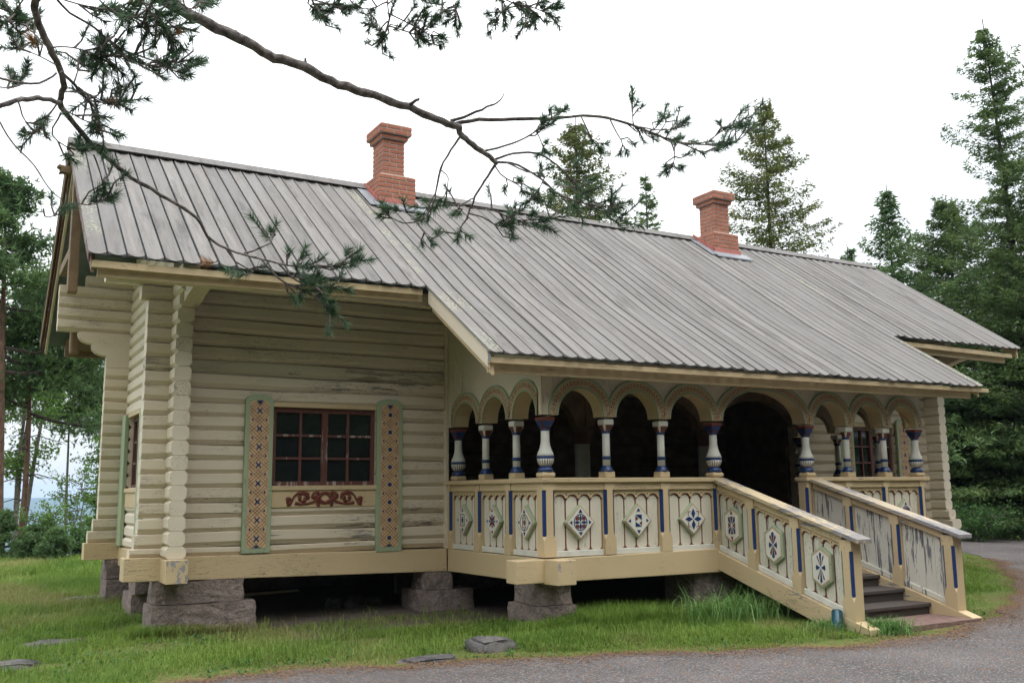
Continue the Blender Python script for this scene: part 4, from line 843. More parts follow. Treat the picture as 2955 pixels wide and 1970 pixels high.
def shutter(fr, a0, a1, z0, z1, mark, n0=.002, n1=.045):
    c = (a0+a1)/2; hw = (a1-a0)/2
    arc = lambda h, zt, bot: [(c-h, bot), (c+h, bot)]+[(c+h*math.cos(q), zt+h*.42*math.sin(q)) for q in np.linspace(0, PI, 11)]
    b = MB(); fr.poly(b, arc(hw, z1-hw*.42, z0), n0, n1); sb = b.build('shutter_board', M['green'], cabin, bev=.006)
    iw = hw*.68; zb, zt = z0+.055, z1-.085
    b = MB(); fr.poly(b, arc(iw, zt-.02, zb), n1, n1+.003); b.build('painted_field', M['salmon'], sb)
    pk = MB()
    for s_ in (-1, 1): fr.poly(pk, [(c+s_*iw-.003, zb), (c+s_*iw+.003, zb), (c+s_*iw+.003, zt-.01), (c+s_*iw-.003, zt-.01)], n1+.003, n1+.0045)
    pk.build('pink_line', M['pink'], sb)
    n = 8; pz = (zt-zb)/n; ln = MB(); dm = MB()
    for i in range(n+1):
        z = zb+pz*i
        for k in (-1, 0, 1):                      # crossing strap lines
            for sg in (-1, 1):
                zo = z+k*pz*.20; p0, p1 = (c-sg*iw*.97, zo-pz*.5), (c+sg*iw*.97, zo+pz*.5)
                if p0[1] < zb or p1[1] > zt: 
                    t0 = max(0, (zb-p0[1])/pz); t1 = min(1, (zt-p0[1])/pz)
                    if t1-t0 < .1: continue
                    p0, p1 = (p0[0]+(p1[0]-p0[0])*t0, p0[1]+pz*t0), (p0[0]+(p1[0]-p0[0])*t1, p0[1]+pz*t1)
                d_ = Vector((p1[0]-p0[0], p1[1]-p0[1])); w_ = Vector((-d_.y, d_.x)).normalized()*.0023
                fr.poly(ln, [(p0[0]-w_.x, p0[1]-w_.y), (p1[0]-w_.x, p1[1]-w_.y), (p1[0]+w_.x, p1[1]+w_.y), (p0[0]+w_.x, p0[1]+w_.y)], n1+.003, n1+.0045+.0004*sg)
        if 0 < i < n+0:
            for s_ in (-1, 1): fr.poly(dm, [(c+s_*iw*.72, z+.018-pz*.0), (c+s_*iw*.72+.013, z), (c+s_*iw*.72, z-.018), (c+s_*iw*.72-.013, z)], n1+.003, n1+.006)
    ln.build('strap_lines', M['brown'], sb); dm.build('small_lozenges', M['blue'], sb)
    for i in range(n-0):
        z = zb+pz*(i+.5); b = MB()
        if mark == 'dot': fr.poly(b, ngon(c, z, .025, 14), n1+.003, n1+.008)
        elif mark == 'square': fr.poly(b, [(c-.02, z-.028), (c+.02, z-.028), (c+.02, z+.028), (c-.02, z+.028)], n1+.003, n1+.008)
        else:
            for sg in (-1, 1): fr.poly(b, [(c-.026, z-sg*.026-.010), (c-.026, z-sg*.026+.010), (c+.026, z+sg*.026+.010), (c+.026, z+sg*.026-.010)], n1+.003, n1+.008+.0006*sg)
        b.build({'dot': 'blue_dot', 'square': 'blue_square'}.get(mark, 'blue_cross'), M['blue'], sb)
    b = MB(); fr.poly(b, [(c-.04, zt+.016), (c+.04, zt+.016), (c, zt-.03)], n1+.003, n1+.007); b.build('blue_triangle', M['blue'], sb)
    b = MB(); fr.poly(b, [(c-.03, zb+.004), (c+.03, zb+.004), (c, zb+.032)], n1+.003, n1+.007); b.build('blue_triangle', M['blue'], sb)
shutter(WFR, 2.682, 2.99, 0.985, 2.685, 'cross'); shutter(WFR, 4.20, 4.52, 0.945, 2.685, 'dot')
window(WFR, 12.16, 13.10, 1.695, 2.555, 4, 3, 'winred', -.03, True)
shutter(WFR, 11.82, 12.12, 0.965, 2.70, 'square', .03, .07); shutter(WFR, 13.14, 13.44, 0.965, 2.70, 'square', .03, .07)
window(GFR, D-13.04, D-12.04, 1.695, 2.58, 4, 3, 'winred', -.05, True)
b = MB(); GFR.box(b, D-13.36, D-13.07, .002, .05, 0.985, 2.62); b.build('shutter_board', M['green'], cabin, bev=.006)
b = MB(); GFR.box(b, D-12.01, D-11.72, .002, .05, 0.985, 2.62); b.build('shutter_board', M['green'], cabin, bev=.006)

# ------------------------------------------------------------------ foundation stones and rocks
def nz3(p, s=1.0): return math.sin(p.x*3.1*s+p.y*1.7)*math.sin(p.y*2.9*s+1.3)*math.cos(p.z*3.7*s+p.x)
def stone(name, label, cat, x0, x1, y0, y1, z0, z1, group=None, rough=0.03, mat='granite', dome=False, seed=0):
    bm = bmesh.new(); bmesh.ops.create_cube(bm, size=1.0)
    bmesh.ops.bevel(bm, geom=bm.edges[:], offset=0.018 if not dome else .05, segments=1, affect='EDGES')
    bmesh.ops.subdivide_edges(bm, edges=bm.edges[:], cuts=5, use_grid_fill=True)
    c = Vector(((x0+x1)/2, (y0+y1)/2, z0)); sx, sy, sz = x1-x0, y1-y0, z1-z0; R = random.Random(seed)
    ph = [R.uniform(0, 6) for _ in range(3)]
    for v in bm.verts:
        p = v.co.copy()
        if dome:
            r2 = min(1, (2*p.x)**2+(2*p.y)**2); n = p.normalized()*0.5 if p.length > 0 else p; p = p.lerp(Vector((n.x*1.2, n.y*1.2, n.z)), 0.8)
        w = Vector((p.x*sx, p.y*sy, (p.z+.5)*sz))
        q = Vector((w.x*2.2+ph[0], w.y*2.2+ph[1], w.z*2.2+ph[2]))
        d = rough*(nz3(q, 1.3)+.6*nz3(q*2.3)+.5*nz3(q*5.1)+.32*R.uniform(-1, 1))
        n = Vector((p.x*sx, p.y*sy, p.z*sz)); n = n.normalized() if n.length > 1e-5 else n
        taper = 1.0-0.03*p.z
        v.co = Vector((w.x*taper, w.y*taper, w.z))+n*d
        v.co *= SC
    me = bpy.data.meshes.new(name); bm.to_mesh(me); bm.free(); me.materials.append(M[mat]); me.polygons.foreach_set('use_smooth', [dome]*len(me.polygons))
    o = bpy.data.objects.new(name, me); COL.objects.link(o); o.location = c*SC; tag(o, label, cat, group); return o
FG = 'granite blocks under the cabin'
for k, (lb, b_) in enumerate([
 ('upper reddish granite block under the front left corner beam', (1.83, 2.715, 10.43, 10.86, .51, .735)),
 ('largest granite block standing in the grass at the front left corner', (1.79, 2.845, 10.40, 10.92, .10, .505)),
 ('upper small granite block behind the front left corner, under the gable beam', (1.86, 2.25, 11.85, 12.35, .50, .738)),
 ('lower granite block with a dark broken face behind the front left corner', (1.83, 2.28, 11.9, 12.6, .12, .495)),
 ('upper granite block at the far end of the gable, under the projecting beam', (1.74, 2.15, 13.34, 13.8, .57, .805)),
 ('lower granite block in the grass at the far end of the gable', (1.74, 2.2, 13.33, 13.9, .22, .565)),
 ('upper granite block where the porch joins the front wall', (4.80, 5.14, 10.40, 10.78, .49, .69)),
 ('lower granite block where the porch joins the front wall', (4.73, 5.42, 10.38, 10.95, .08, .485)),
 ('upper granite block under the crossed beams of the porch corner', (5.10, 5.47, 8.36, 8.88, .485, .70)),
 ('lower granite block in the grass under the porch corner', (5.06, 5.50, 8.31, 8.96, .10, .48)),
 ('pinkish granite block under the porch beside the stair', (7.08, 7.68, 8.38, 8.9, .37, .705)),
 ('thin granite slab under the block beside the stair', (6.95, 7.75, 8.33, 8.95, .18, .365)),
 ('granite block under the right end of the porch', (10.65, 11.05, 8.36, 8.8, .12, .70)),
 ('granite block under the right front corner of the cabin', (13.5, 14.05, 10.4, 10.85, .12, .73))]):
    stone('foundation_stone', lb, 'stone', *b_, group=FG, rough=0.013, seed=k)
RG = 'rocks in the lawn'
for k, (lb, u, v, w, dp, h) in enumerate([
 ('pointed dark rock with lichen at the lawn edge below the porch corner', 1438, 1872, .42, .36, .115),
 ('flat grey green rock slab left of the pointed rock', 1250, 1902, .50, .32, .045),
 ('low rounded rock at the bottom left edge of the lawn', 30, 1915, .46, .34, .055),
 ('long low rock ledge breaking through the grass on the left', 150, 1852, .62, .30, .03),
 ('pale bedrock hump in the grass beside the gable', 250, 1745, .7, .35, .045)]):
    p = at_z(u, v, .24); z = float(hgt(p.x, p.y)); stone('rock', lb, 'rock', p.x-w/2, p.x+w/2, p.y-dp*.2, p.y+dp*.8, z-.12, z+h, group=RG, rough=.028, mat='rock', dome=True, seed=30+k)
stone('step_slab', 'reddish stone slab at the foot of the stair', 'slab', 7.75, 8.95, 6.25, 6.78, .18, .315, rough=.008, mat='slab', seed=50)
for k, (x, y, s_) in enumerate([(4.02, 11.3, .09), (4.18, 11.2, .07), (4.32, 11.35, .10), (4.48, 11.25, .08), (4.60, 11.4, .06)]):
    z = float(hgt(x, y)); stone('cobble', ['round grey cobble leftmost under the cabin floor', 'small grey cobble second from the left under the cabin floor', 'biggest grey cobble in the middle of the row under the cabin', 'grey cobble second from the right under the cabin floor', 'smallest grey cobble rightmost under the cabin floor'][k], 'stone', x-s_, x+s_, y-s_, y+s_, z-.03, z+s_*1.3, 'cobbles under the cabin', .01, 'rock', True, 60+k)
a_, b_ = at_y(705, 1716, 11.6), at_y(865, 1702, 11.9)
MB().hexa([(a_.x, a_.y, a_.z-.015), (b_.x, b_.y, b_.z-.012), (b_.x, b_.y+.1, b_.z-.012), (a_.x, a_.y+.1, a_.z-.015), (a_.x, a_.y, a_.z+.012), (b_.x, b_.y, b_.z+.006), (b_.x, b_.y+.1, b_.z+.006), (a_.x, a_.y+.1, a_.z+.012)]).build('plank', M['cream_x'])
tag(bpy.data.objects['plank'], 'thin pale plank lying in the dark under the cabin', 'plank')
# teal plastic pipe stub by the stair
pp = at_z(2418, 1822, .27); px, py = pp.x, pp.y
t_ = MB(); n = 20; vs = []; fs = []
for r_, z0_ in ((.050, .10), (.052, .47), (.045, .47), (.045, .20)):
    for i in range(n):
        a = 2*PI*i/n; zz = z0_-(.035*math.cos(a-0.7) if z0_ == .47 else 0); vs.append((px+r_*math.cos(a)+.02*(zz-.3), py+r_*math.sin(a), zz-.02))
for k in range(3):
    for i in range(n): fs.append((k*n+i, k*n+(i+1) % n, (k+1)*n+(i+1) % n, (k+1)*n+i))
M['teal'] = plain('teal_plastic', (0.012, 0.075, 0.105), 0.35, 0.3, 8, 0.5)
t_.add(vs, fs); tag(t_.build('pipe_stub', M['teal'], None, True, base=(px, py, .25)), 'short teal plastic pipe sticking out of the grass by the stair foot', 'pipe')

# ------------------------------------------------------------------ trees
def tri_leaves(P, Dv, L, W, rs, roll=None):
    """needle sprays: triangles at P along unit Dv"""
    n = len(P); r = rs.normal(size=(n, 3)); side = np.cross(Dv, r); side /= (np.linalg.norm(side, axis=1, keepdims=True)+1e-6)
    a = P-side*W[:, None]*.5; b = P+side*W[:, None]*.5; c = P+Dv*L[:, None]
    co = np.stack([a, b, c], 1).reshape(-1, 3); return co
def spruce(name, label, u, vtop, depth, R, seed, mat='spruce_mid', dens=1.0, lean=0.0, zmin=0.04, tip=1.0, group='spruces behind the cabin', gz=None, leaf=1.0, sparse=0.0):
    rs = np.random.RandomState(seed); top = at_depth(u*1.2564, vtop*1.2564, depth); z0 = float(hgt(top.x, top.y)) if gz is None else gz
    H = top.z-z0; base = Vector((top.x-lean, top.y, z0)); t = thing(name, label, 'tree', base, group)
    path = [(base.x+lean*(k/8)**2, base.y, z0+H*k/8) for k in range(9)]
    MB().tube(path, [max(.012, H*.0125*(1-k/8.2)) for k in range(9)], 8).build('trunk', M['bark_dark'], t, True)
    Ps = []; Ds = []; Ls = []; br = MB(); z = zmin*H
    while z < H*.985:
        f = z/H; rad = R*(1-f)**.85*(0.86+.28*rs.rand())+.05*H*.12
        if rs.rand() < sparse*(.4+f): rad *= .55
        cx = base.x+lean*f*f
        for k in range(int(5+2*rs.rand()+(1-f)*2)):
            a = rs.uniform(0, 2*PI); L = rad*rs.uniform(.62-.3*(sparse > 0), 1.12+.15*(sparse > 0)); dirv = np.array([math.cos(a), math.sin(a), 0]); lat = np.array([-math.sin(a), math.cos(a), 0])
            droop = (.42-.75*f)*(1 if f < .75 else .8); q = np.linspace(0, 1, 5)
            pz = z+L*(-droop*q+.22*q*q); 
            if rs.rand() < .6: br.tube([(cx+dirv[0]*L*w, base.y+dirv[1]*L*w, z0+zz) for w, zz in zip(q, pz)], [.011*(1-.75*w)*(.5+L*.5) for w in q], 3)
            n = int((26+95*L)*dens); w = rs.rand(n)**.75; 
            side = rs.uniform(-1, 1, n)*(.34*L*(1-w)*w*2.2+.05)
            P = np.stack([cx+dirv[0]*L*w+lat[0]*side, base.y+dirv[1]*L*w+lat[1]*side, z0+z+L*(-droop*w+.22*w*w)-rs.rand(n)*.11*(.35+w)+rs.normal(size=n)*.03], 1)
            dv = dirv*.7+lat*np.sign(side)[:, None]*.7+rs.normal(size=(n, 3))*.4+np.array([0, 0, -.22]); dv /= np.linalg.norm(dv, axis=1, keepdims=True)
            Ps.append(P); Ds.append(dv); Ls.append(rs.uniform(.09, .20, n)*leaf)
        z += H*(.0165+.012*(1-f))*(1.0 if H < 9 else .8)
    P = np.concatenate(Ps); Dv = np.concatenate(Ds); L = np.concatenate(Ls); co = tri_leaves(P, Dv, L, L*rs.uniform(.28, .42, len(L)), rs)
    tag(br.build('branches', M['bark_dark'], t), kind='stuff'); fo = link('crown', np_mesh('crown', co, np.arange(len(co)).reshape(-1, 3), M[mat], base), t); fo['kind'] = 'stuff'; return t
def tufts(C, rs, n=9, L=.10, spread=1.0, up=.25):
    m = len(C); P = np.repeat(C, n, 0); dv = rs.normal(size=(m*n, 3))*spread+np.array([0, 0, up]); dv /= np.linalg.norm(dv, axis=1, keepdims=True)
    Lq = rs.uniform(.6, 1.2, m*n)*L; return tri_leaves(P, dv, Lq, Lq*.26, rs)
def pine(name, label, base, H, limbs, seed, mat='pine_far', trunk='bark_red', r0=.09, lean=(0, 0), clump=.35, nt=46, tl=.11, group='pines round the cabin', dead=0, curve=.0):
    """limbs: (height fraction, azimuth, length, rise) or int for random crown"""
    rs = np.random.RandomState(seed); base = Vector(base); t = thing(name, label, 'tree', base, group)
    tp = lambda f: Vector((base.x+lean[0]*f+curve*math.sin(f*5), base.y+lean[1]*f, base.z+H*f))
    MB().tube([tp(k/14) for k in range(15)], [max(.012, r0*(1-.9*k/14)) for k in range(15)], 9, .06).build('trunk', M[trunk], t, True)
    if isinstance(limbs, tuple): n, f0, Lm = limbs; limbs = [(f0+(1-f0)*((i+.5)/n), rs.uniform(0, 2*PI), Lm*(1.15-.98*((i+.5)/n))*rs.uniform(.65, 1.15), rs.uniform(.0, .45)) for i in range(n)]
    b = MB(); C = []
    for f, a, L, rise in limbs:
        s = tp(min(f, .99)); d = Vector((math.cos(a), math.sin(a), 0)); pts = []; K = 7
        for k in range(K): w = k/(K-1); pts.append(s+d*(L*w)+Vector((0, 0, L*(rise*w-.12*math.sin(w*PI))))+Vector(rs.normal(size=3)*.03*L*w))
        b.tube(pts, [.035*(.4+L*.4)*(1-.8*k/(K-1))+.004 for k in range(K)], 5)
        for k in range(3, K):
            for _ in range(2):
                e = pts[k]+Vector(rs.normal(size=3)*np.array([.5, .5, .28])*L*.30); b.tube([pts[k], pts[k].lerp(e, .5)+Vector((0, 0, .03)), e], [.010, .007, .004], 3)
                C.append(np.array(e)+rs.normal(size=(int(nt*rs.uniform(.5, 1.1)), 3))*np.array([clump, clump, clump*.5])*(.5+L*.25))
    C.append(np.array(tp(.985))+rs.normal(size=(nt//2, 3))*np.array([clump*.3, clump*.3, clump*.5]))
    for i in range(dead):
        f = rs.uniform(.10, .5); s = tp(f); a = rs.uniform(0, 2*PI); L = rs.uniform(.4, 1.1); d = Vector((math.cos(a), math.sin(a), 0)); b.tube([s+d*(L*w)+Vector((0, 0, L*(.12*w-.35*w*w)+.03*math.sin(w*9))) for w in np.linspace(0, 1, 6)], [.014*(1-.8*w) for w in np.linspace(0, 1, 6)], 4)
    tag(b.build('branches', M['bark_dark'], t), kind='stuff'); co = tufts(np.concatenate(C), rs, 7, tl)
    fo = link('crown', np_mesh('crown', co, np.arange(len(co)).reshape(-1, 3), M[mat], base), t); fo['kind'] = 'stuff'; return t
def broadleaf(name, label, base, H, Rr, seed, mat='birch', n=5200, leaf=.07, cat='tree', group=None, nst=3, k0=1):
    rs = np.random.RandomState(seed); base = Vector(base); t = thing(name, label, cat, base, group); b = MB(); C = []
    for s in range(nst):
        off = rs.normal(size=2)*.05; top = base+Vector((rs.normal()*Rr*.5, rs.normal()*Rr*.5, H*rs.uniform(.75, 1)))
        pts = [(base+Vector((off[0], off[1], 0))).lerp(top, w)+Vector(rs.normal(size=3)*.03) for w in np.linspace(0, 1, 7)]; b.tube(pts, [.028*(1-.85*w)*(.4+H*.25) for w in np.linspace(0, 1, 7)], 5)
        for k in range(k0, 7):
            for _ in range(4):
                e = pts[k]+Vector((rs.normal()*Rr*.55, rs.normal()*Rr*.55, abs(rs.normal())*Rr*.35)); b.tube([pts[k], e], [.010, .003], 3); C.append((np.array(pts[k]), np.array(e)))
    per = max(1, n//len(C)); P = np.concatenate([a+(e-a)*rs.uniform(.25, 1.05, (per, 1))+rs.normal(size=(per, 3))*Rr*.13 for a, e in C])
    dv = rs.normal(size=P.shape)+np.array([0, 0, -.3]); dv /= np.linalg.norm(dv, axis=1, keepdims=True); L = rs.uniform(.6, 1.2, len(P))*leaf
    sd = np.cross(dv, rs.normal(size=P.shape)); sd /= np.linalg.norm(sd, axis=1, keepdims=True)
    co = np.stack([P, P+dv*L[:, None]*.5+sd*L[:, None]*.32, P+dv*L[:, None], P+dv*L[:, None]*.5-sd*L[:, None]*.32], 1).reshape(-1, 3); i0 = np.arange(len(P))*4
    tr = np.concatenate([np.stack([i0, i0+1, i0+2], 1), np.stack([i0, i0+2, i0+3], 1)])
    tag(b.build('stems', M['bark_grey'], t), kind='stuff'); fo = link('foliage', np_mesh('foliage', co, tr, M[mat], base), t); fo['kind'] = 'stuff'; return t
SG = 'spruces behind the cabin'
spruce('spruce_tree', 'bushy olive green spruce rising behind the roof right of the left chimney', 1322, 268, 26, 4.4, 11, 'spruce_olive', 1.25, leaf=.66)
spruce('spruce_tree', 'thin distant spruce top between the bushy spruce and the right chimney', 1482, 388, 42, 2.9, 12, 'spruce_mid', .55, leaf=1.0)
spruce('spruce_tree', 'pointed olive spruce directly behind the right chimney', 1752, 222, 27, 4.1, 13, 'spruce_olive', 1.05, leaf=.68)
spruce('spruce_tree', 'tallest ragged spruce towering over the right end of the cabin', 2256, 44, 25, 4.3, 14, 'spruce_mid', 1.2, lean=-.55, sparse=.55, leaf=.7)
spruce('spruce_tree', 'green spruce filling the gap left of the tallest spruce', 2172, 450, 27, 4.2, 15, 'spruce_mid', 1.3, leaf=.75)
spruce('spruce_tree', 'spruce cut by the right edge of the picture', 2385, 330, 24, 3.3, 16, 'spruce_mid', .9, leaf=.75)
spruce('spruce_tree', 'low dense dark spruce just right of the eave', 2175, 790, 25.5, 2.2, 17, 'spruce_dark', .9, zmin=.01)
spruce('spruce_tree', 'low dense dark spruce at the right edge beyond the path', 2300, 760, 24, 2.6, 18, 'spruce_dark', .9, zmin=.01)
spruce('spruce_tree', 'broad low spruce behind the path at the far right', 2420, 690, 26, 2.8, 19, 'spruce_dark', .8, zmin=.01)
spruce('spruce_tree', 'dark spruce deep in the shade behind the right end of the cabin', 2100, 640, 31, 3.2, 20, 'spruce_dark', .7, zmin=.01)
spruce('spruce_tree', 'dark spruce closing the view behind the tallest spruce', 2300, 560, 33, 3.6, 21, 'spruce_dark', .7, zmin=.01)
def pine_px(name, label, u, vtop, vcrown, depth, n, Lm, seed, ub=None, **k):
    """pine from its top pixel, the pixel row where the crown begins and its distance"""
    p = at_depth(u*1.2564, vtop*1.2564, depth); c = at_depth(u*1.2564, vcrown*1.2564, depth); q = at_depth((u if ub is None else ub)*1.2564, 1300*1.2564, depth)
    zg = float(hgt(q.x, q.y)); H = p.z-zg; pine(name, label, (q.x, q.y, zg), H, (n, (c.z-zg)/H, Lm), seed, lean=(p.x-q.x, p.y-q.y), **k)
spruce('pine_tree', 'blue green pine with open crown between the right chimney and the tallest spruce', 2035, 425, 25.5, 4.6, 31, 'pine_far', .75, sparse=.8, leaf=.85, group='pines round the cabin')
spruce('pine_tree', 'lower pine crown peeping over the ridge left of the open pine', 1945, 560, 30, 3.6, 32, 'pine_far', .7, sparse=.6, leaf=.85, group='pines round the cabin')
# left side, on the brow of the hill
def ground_at(u, v, depth):
    q = at_depth(u*1.2564, v*1.2564, depth); return Vector((q.x, q.y, float(hgt(q.x, q.y))))
pine_px('pine_tree', 'big red barked pine at the left edge with a dense crown', 15, 420, 900, 19, 26, 1.75, 33, ub=-8, r0=.12, tl=.12, nt=30, clump=.26)
pine_px('pine_tree', 'slim red barked pine with dead lower branches left of the gable', 88, 640, 955, 20, 24, 1.65, 34, ub=38, r0=.08, tl=.115, nt=34, clump=.25, dead=22, curve=.05)
pine_px('pine_tree', 'thin grey pine just left of the gable', 165, 820, 960, 24, 14, 1.4, 35, ub=152, r0=.07, trunk='bark_grey', tl=.12, nt=22, clump=.25, dead=14)
pine_px('pine_tree', 'pine partly hidden behind the gable corner', 235, 860, 1020, 24, 16, 1.3, 36, r0=.06, tl=.12, nt=24, clump=.25, dead=6)
pine_px('pine_tree', 'far pine closing the left edge behind the big pine', -70, 330, 900, 26, 24, 2.2, 37, r0=.10, tl=.14, nt=28, clump=.3)
b0 = ground_at(25, 1300, 21.5); tp_ = at_depth(30*1.2564, 520*1.2564, 21.5)
broadleaf('birch_tree', 'bright green birch crown in front of the big pine', b0, tp_.z-b0.z, 1.0, 41, 'birch', 6500, .085, nst=3, k0=3)
b0 = ground_at(214, 1320, 19.5); broadleaf('birch_tree', 'young bright green birch beside the gable wall', b0, 2.6, .40, 42, 'birch', 6500, .06)
b0 = ground_at(178, 1330, 18.5); broadleaf('bush', 'leafy bush at the foot of the young birch', b0, .5, .32, 43, 'shrub', 2400, .05, 'bush')
for k, (u, v, d_, H, lb) in enumerate([(86, 1330, 17.5, .62, 'young pine sapling right of the slim red pine'), (125, 1335, 17, .55, 'smallest pine sapling in the grass left of the birch'), (4, 1330, 18, .9, 'young pine sapling at the left edge of the lawn')]):
    pine('pine_sapling', lb, ground_at(u, v, d_), H, (12, .12, .40), 50+k, r0=.02, tl=.08, nt=14, clump=.10, group='pine saplings', mat='pine_far')
for k, (u, d_, H, R_, lb) in enumerate([(112, 17.8, 1.0, .28, 'small light green birch sapling between the slim pine and the gable'), (60, 18.2, .75, .24, 'smallest light green birch sapling beside the slim pine trunk'), (180, 18.6, 1.7, .36, 'light green birch sapling left of the young birch')]):
    broadleaf('birch_sapling', lb, ground_at(u, 1330, d_), H, R_, 70+k, 'birch', 1900, .055, 'sapling', 'birch saplings on the brow')
# shrubs by the path on the right
for k, (u, v, d_, H, R_, lb) in enumerate([(2235, 1190, 21, .55, .5, 'ferny green shrub at the right corner of the cabin'), (2290, 1195, 22, .45, .5, 'low green shrub beyond the path right of the ferny one'), (2345, 1200, 22.5, .5, .55, 'low green shrub at the right edge beyond the path'), (2200, 1165, 23.5, .7, .6, 'taller dark shrub behind the ferny shrub')]):
    q = at_depth(u*1.2564, v*1.2564, d_); broadleaf('bush', lb, (q.x, q.y, float(hgt(q.x, q.y))), H, R_, 60+k, 'shrub', 2600, .075, 'bush', 'shrubs beyond the path')

# ------------------------------------------------------------------ the pine overhead: trunk out of the frame on the left, limbs reaching in
pn = thing('pine_tree', 'old pine whose crooked limbs reach over the roof from the upper left', 'tree', (-1.35, 3.3, .2))
MB().tube([(-1.35, 3.3, .15), (-1.33, 3.32, 1.5), (-1.27, 3.3, 3.0), (-1.2, 3.28, 4.4), (-1.12, 3.3, 5.6), (-1.05, 3.3, 6.8)], [.19, .165, .15, .125, .09, .05], 14, .05).build('trunk', M['bark_red'], pn, True)
S2 = 1.2564; K2 = 2214.0
nr = np.random.RandomState(77); NP = []; NDRY = []
def smooth(pts, k=3):
    P = [Vector(p) for p in pts]; out = []
    for i in range(len(P)-1):
        p0, p1, p2, p3 = P[max(i-1, 0)], P[i], P[i+1], P[min(i+2, len(P)-1)]
        for j in range(k):
            t = j/k; out.append(.5*((2*p1)+(p2-p0)*t+(2*p0-5*p1+4*p2-p3)*t*t+(3*p1-p0-3*p2+p3)*t**3))
    return out+[P[-1]]
def limb(px, d0, d1, w0, w1, root=None, name='limb', mat='bark_grey', jit=.14):
    n = len(px); pts = [at_depth(u*S2, v*S2, d0+(d1-d0)*i/max(1, n-1)) for i, (u, v) in enumerate(px)]
    rad = [(w0+(w1-w0)*i/max(1, n-1))*.5*(d0+(d1-d0)*i/max(1, n-1))/K2 for i in range(n)]
    if root is not None: pts = [Vector(root)]+pts; rad = [rad[0]*1.6]+rad
    sp = smooth(pts, 3); wr = random.Random(int(px[0][0]*7+px[-1][1])); sp = [sp[0]]+[p_+Vector((wr.uniform(-1, 1), wr.uniform(-1, 1), wr.uniform(-1, 1)))*(w0*.00005*d0+.0010) for p_ in sp[1:-1]]+[sp[-1]]; sr = list(np.interp(np.linspace(0, 1, len(sp)), np.linspace(0, 1, len(rad)), rad))
    MB().tube(sp, [max(r_, .0022) for r_ in sr], 10 if w0 > 10 else 5, jit, random.Random(5)).build(name, M[mat], pn, True); return sp
def needles(a, b, n, L=.045, dry=False):
    a, b = np.array(a), np.array(b); ax = b-a; ax = ax/(np.linalg.norm(ax)+1e-9); w = nr.rand(n)**.7
    P = a+(b-a)*w[:, None]; r = nr.normal(size=(n, 3)); r -= (r@ax)[:, None]*ax; r /= np.linalg.norm(r, axis=1, keepdims=True)
    dv = ax*(.55+.5*w)[:, None]+r*.85; dv /= np.linalg.norm(dv, axis=1, keepdims=True); Lq = L*nr.uniform(.7, 1.15, n)
    (NDRY if dry else NP).append(tri_leaves(P, dv, Lq, np.full(n, .0033), nr))
twb = MB()
def shoots(path, f0, n, L=.14, up=.3, nd=75, spread=.9, dry=.004):
    n = max(2, int(n*.78)); nd = int(nd*.85); L *= .95
    """leafy side shoots along the outer part of a limb"""
    m = len(path)
    for i in range(n):
        k = int((f0+(1-f0)*(i+nr.rand())/n)*(m-1)); k = min(max(k, 1), m-1); p = path[k]; t = (path[k]-path[k-1]).normalized()
        d = (t*.8+Vector(nr.normal(size=3))*spread*.6+Vector((0, 0, up))).normalized(); l = L*nr.uniform(.55, 1.35); e = p+d*l; mid = p.lerp(e, .5)+Vector(nr.normal(size=3))*.012
        twb.tube([p, mid, e], [.0045, .0038, .003], 4); needles(p.lerp(e, .38), e, nd, dry=nr.rand() < dry)
    e = path[-1]; needles(path[-3], e+(e-path[-2]), int(nd*1.4))
# the big limb
L1 = limb([(240, -110), (320, -36), (375, 5), (440, 36), (500, 66), (548, 88), (600, 116), (650, 140), (697, 156), (760, 188), (820, 206), (880, 226), (940, 246), (990, 268), (1030, 283), (1056, 292)], 3.7, 4.3, 28, 16, (-1.18, 3.3, 4.7))
for (u, v), (u2, v2) in (((697, 150), (700, 135)), ((940, 240), (962, 226)), ((548, 82), (540, 72))): limb([(u, v), ((u+u2)/2+2, (v+v2)/2), (u2, v2)], 4.1, 4.1, 9, 6)
limb([(1035, 278), (1080, 262), (1118, 246), (1146, 234), (1158, 213)], 4.3, 4.35, 8, 2.5)
a = limb([(1048, 285), (1100, 276), (1180, 273), (1260, 274), (1335, 266), (1400, 272), (1455, 288), (1510, 310), (1560, 328), (1620, 332), (1690, 325), (1725, 292)], 4.3, 4.9, 10, 2.5); shoots(a, .52, 26, .13)
for px_, n_ in (([(1255, 275), (1285, 262), (1300, 250)], 5), ([(1455, 286), (1452, 258), (1462, 238)], 4), ([(1400, 272), (1425, 320), (1440, 350)], 3), ([(1335, 268), (1360, 320), (1380, 345)], 4), ([(1540, 322), (1550, 360), (1536, 392)], 9), ([(1510, 308), (1530, 280), (1520, 265)], 5), ([(1620, 332), (1660, 300), (1722, 268)], 9), ([(1560, 328), (1620, 350), (1655, 330)], 8), ([(1470, 292), (1520, 300), (1568, 288)], 6)):
    s = limb(px_, 4.5, 4.6, 3.5, 2); shoots(s, .35, n_, .085, nd=70)
c0 = limb([(1052, 290), (1062, 312), (1085, 335), (1115, 352), (1130, 365), (1142, 374)], 4.3, 4.35, 15, 10)
a = limb([(1138, 366), (1180, 353), (1230, 352), (1280, 380), (1330, 430), (1380, 475), (1440, 512)], 4.35, 4.6, 6, 2.5); shoots(a, .55, 20, .13)
a = limb([(1140, 372), (1190, 380), (1240, 410), (1290, 450), (1330, 462), (1370, 480), (1420, 515)], 4.35, 4.55, 6, 2.5); shoots(a, .5, 18, .12)
a = limb([(1142, 374), (1120, 405), (1098, 440), (1080, 478), (1072, 505)], 4.35, 4.4, 7, 4); 
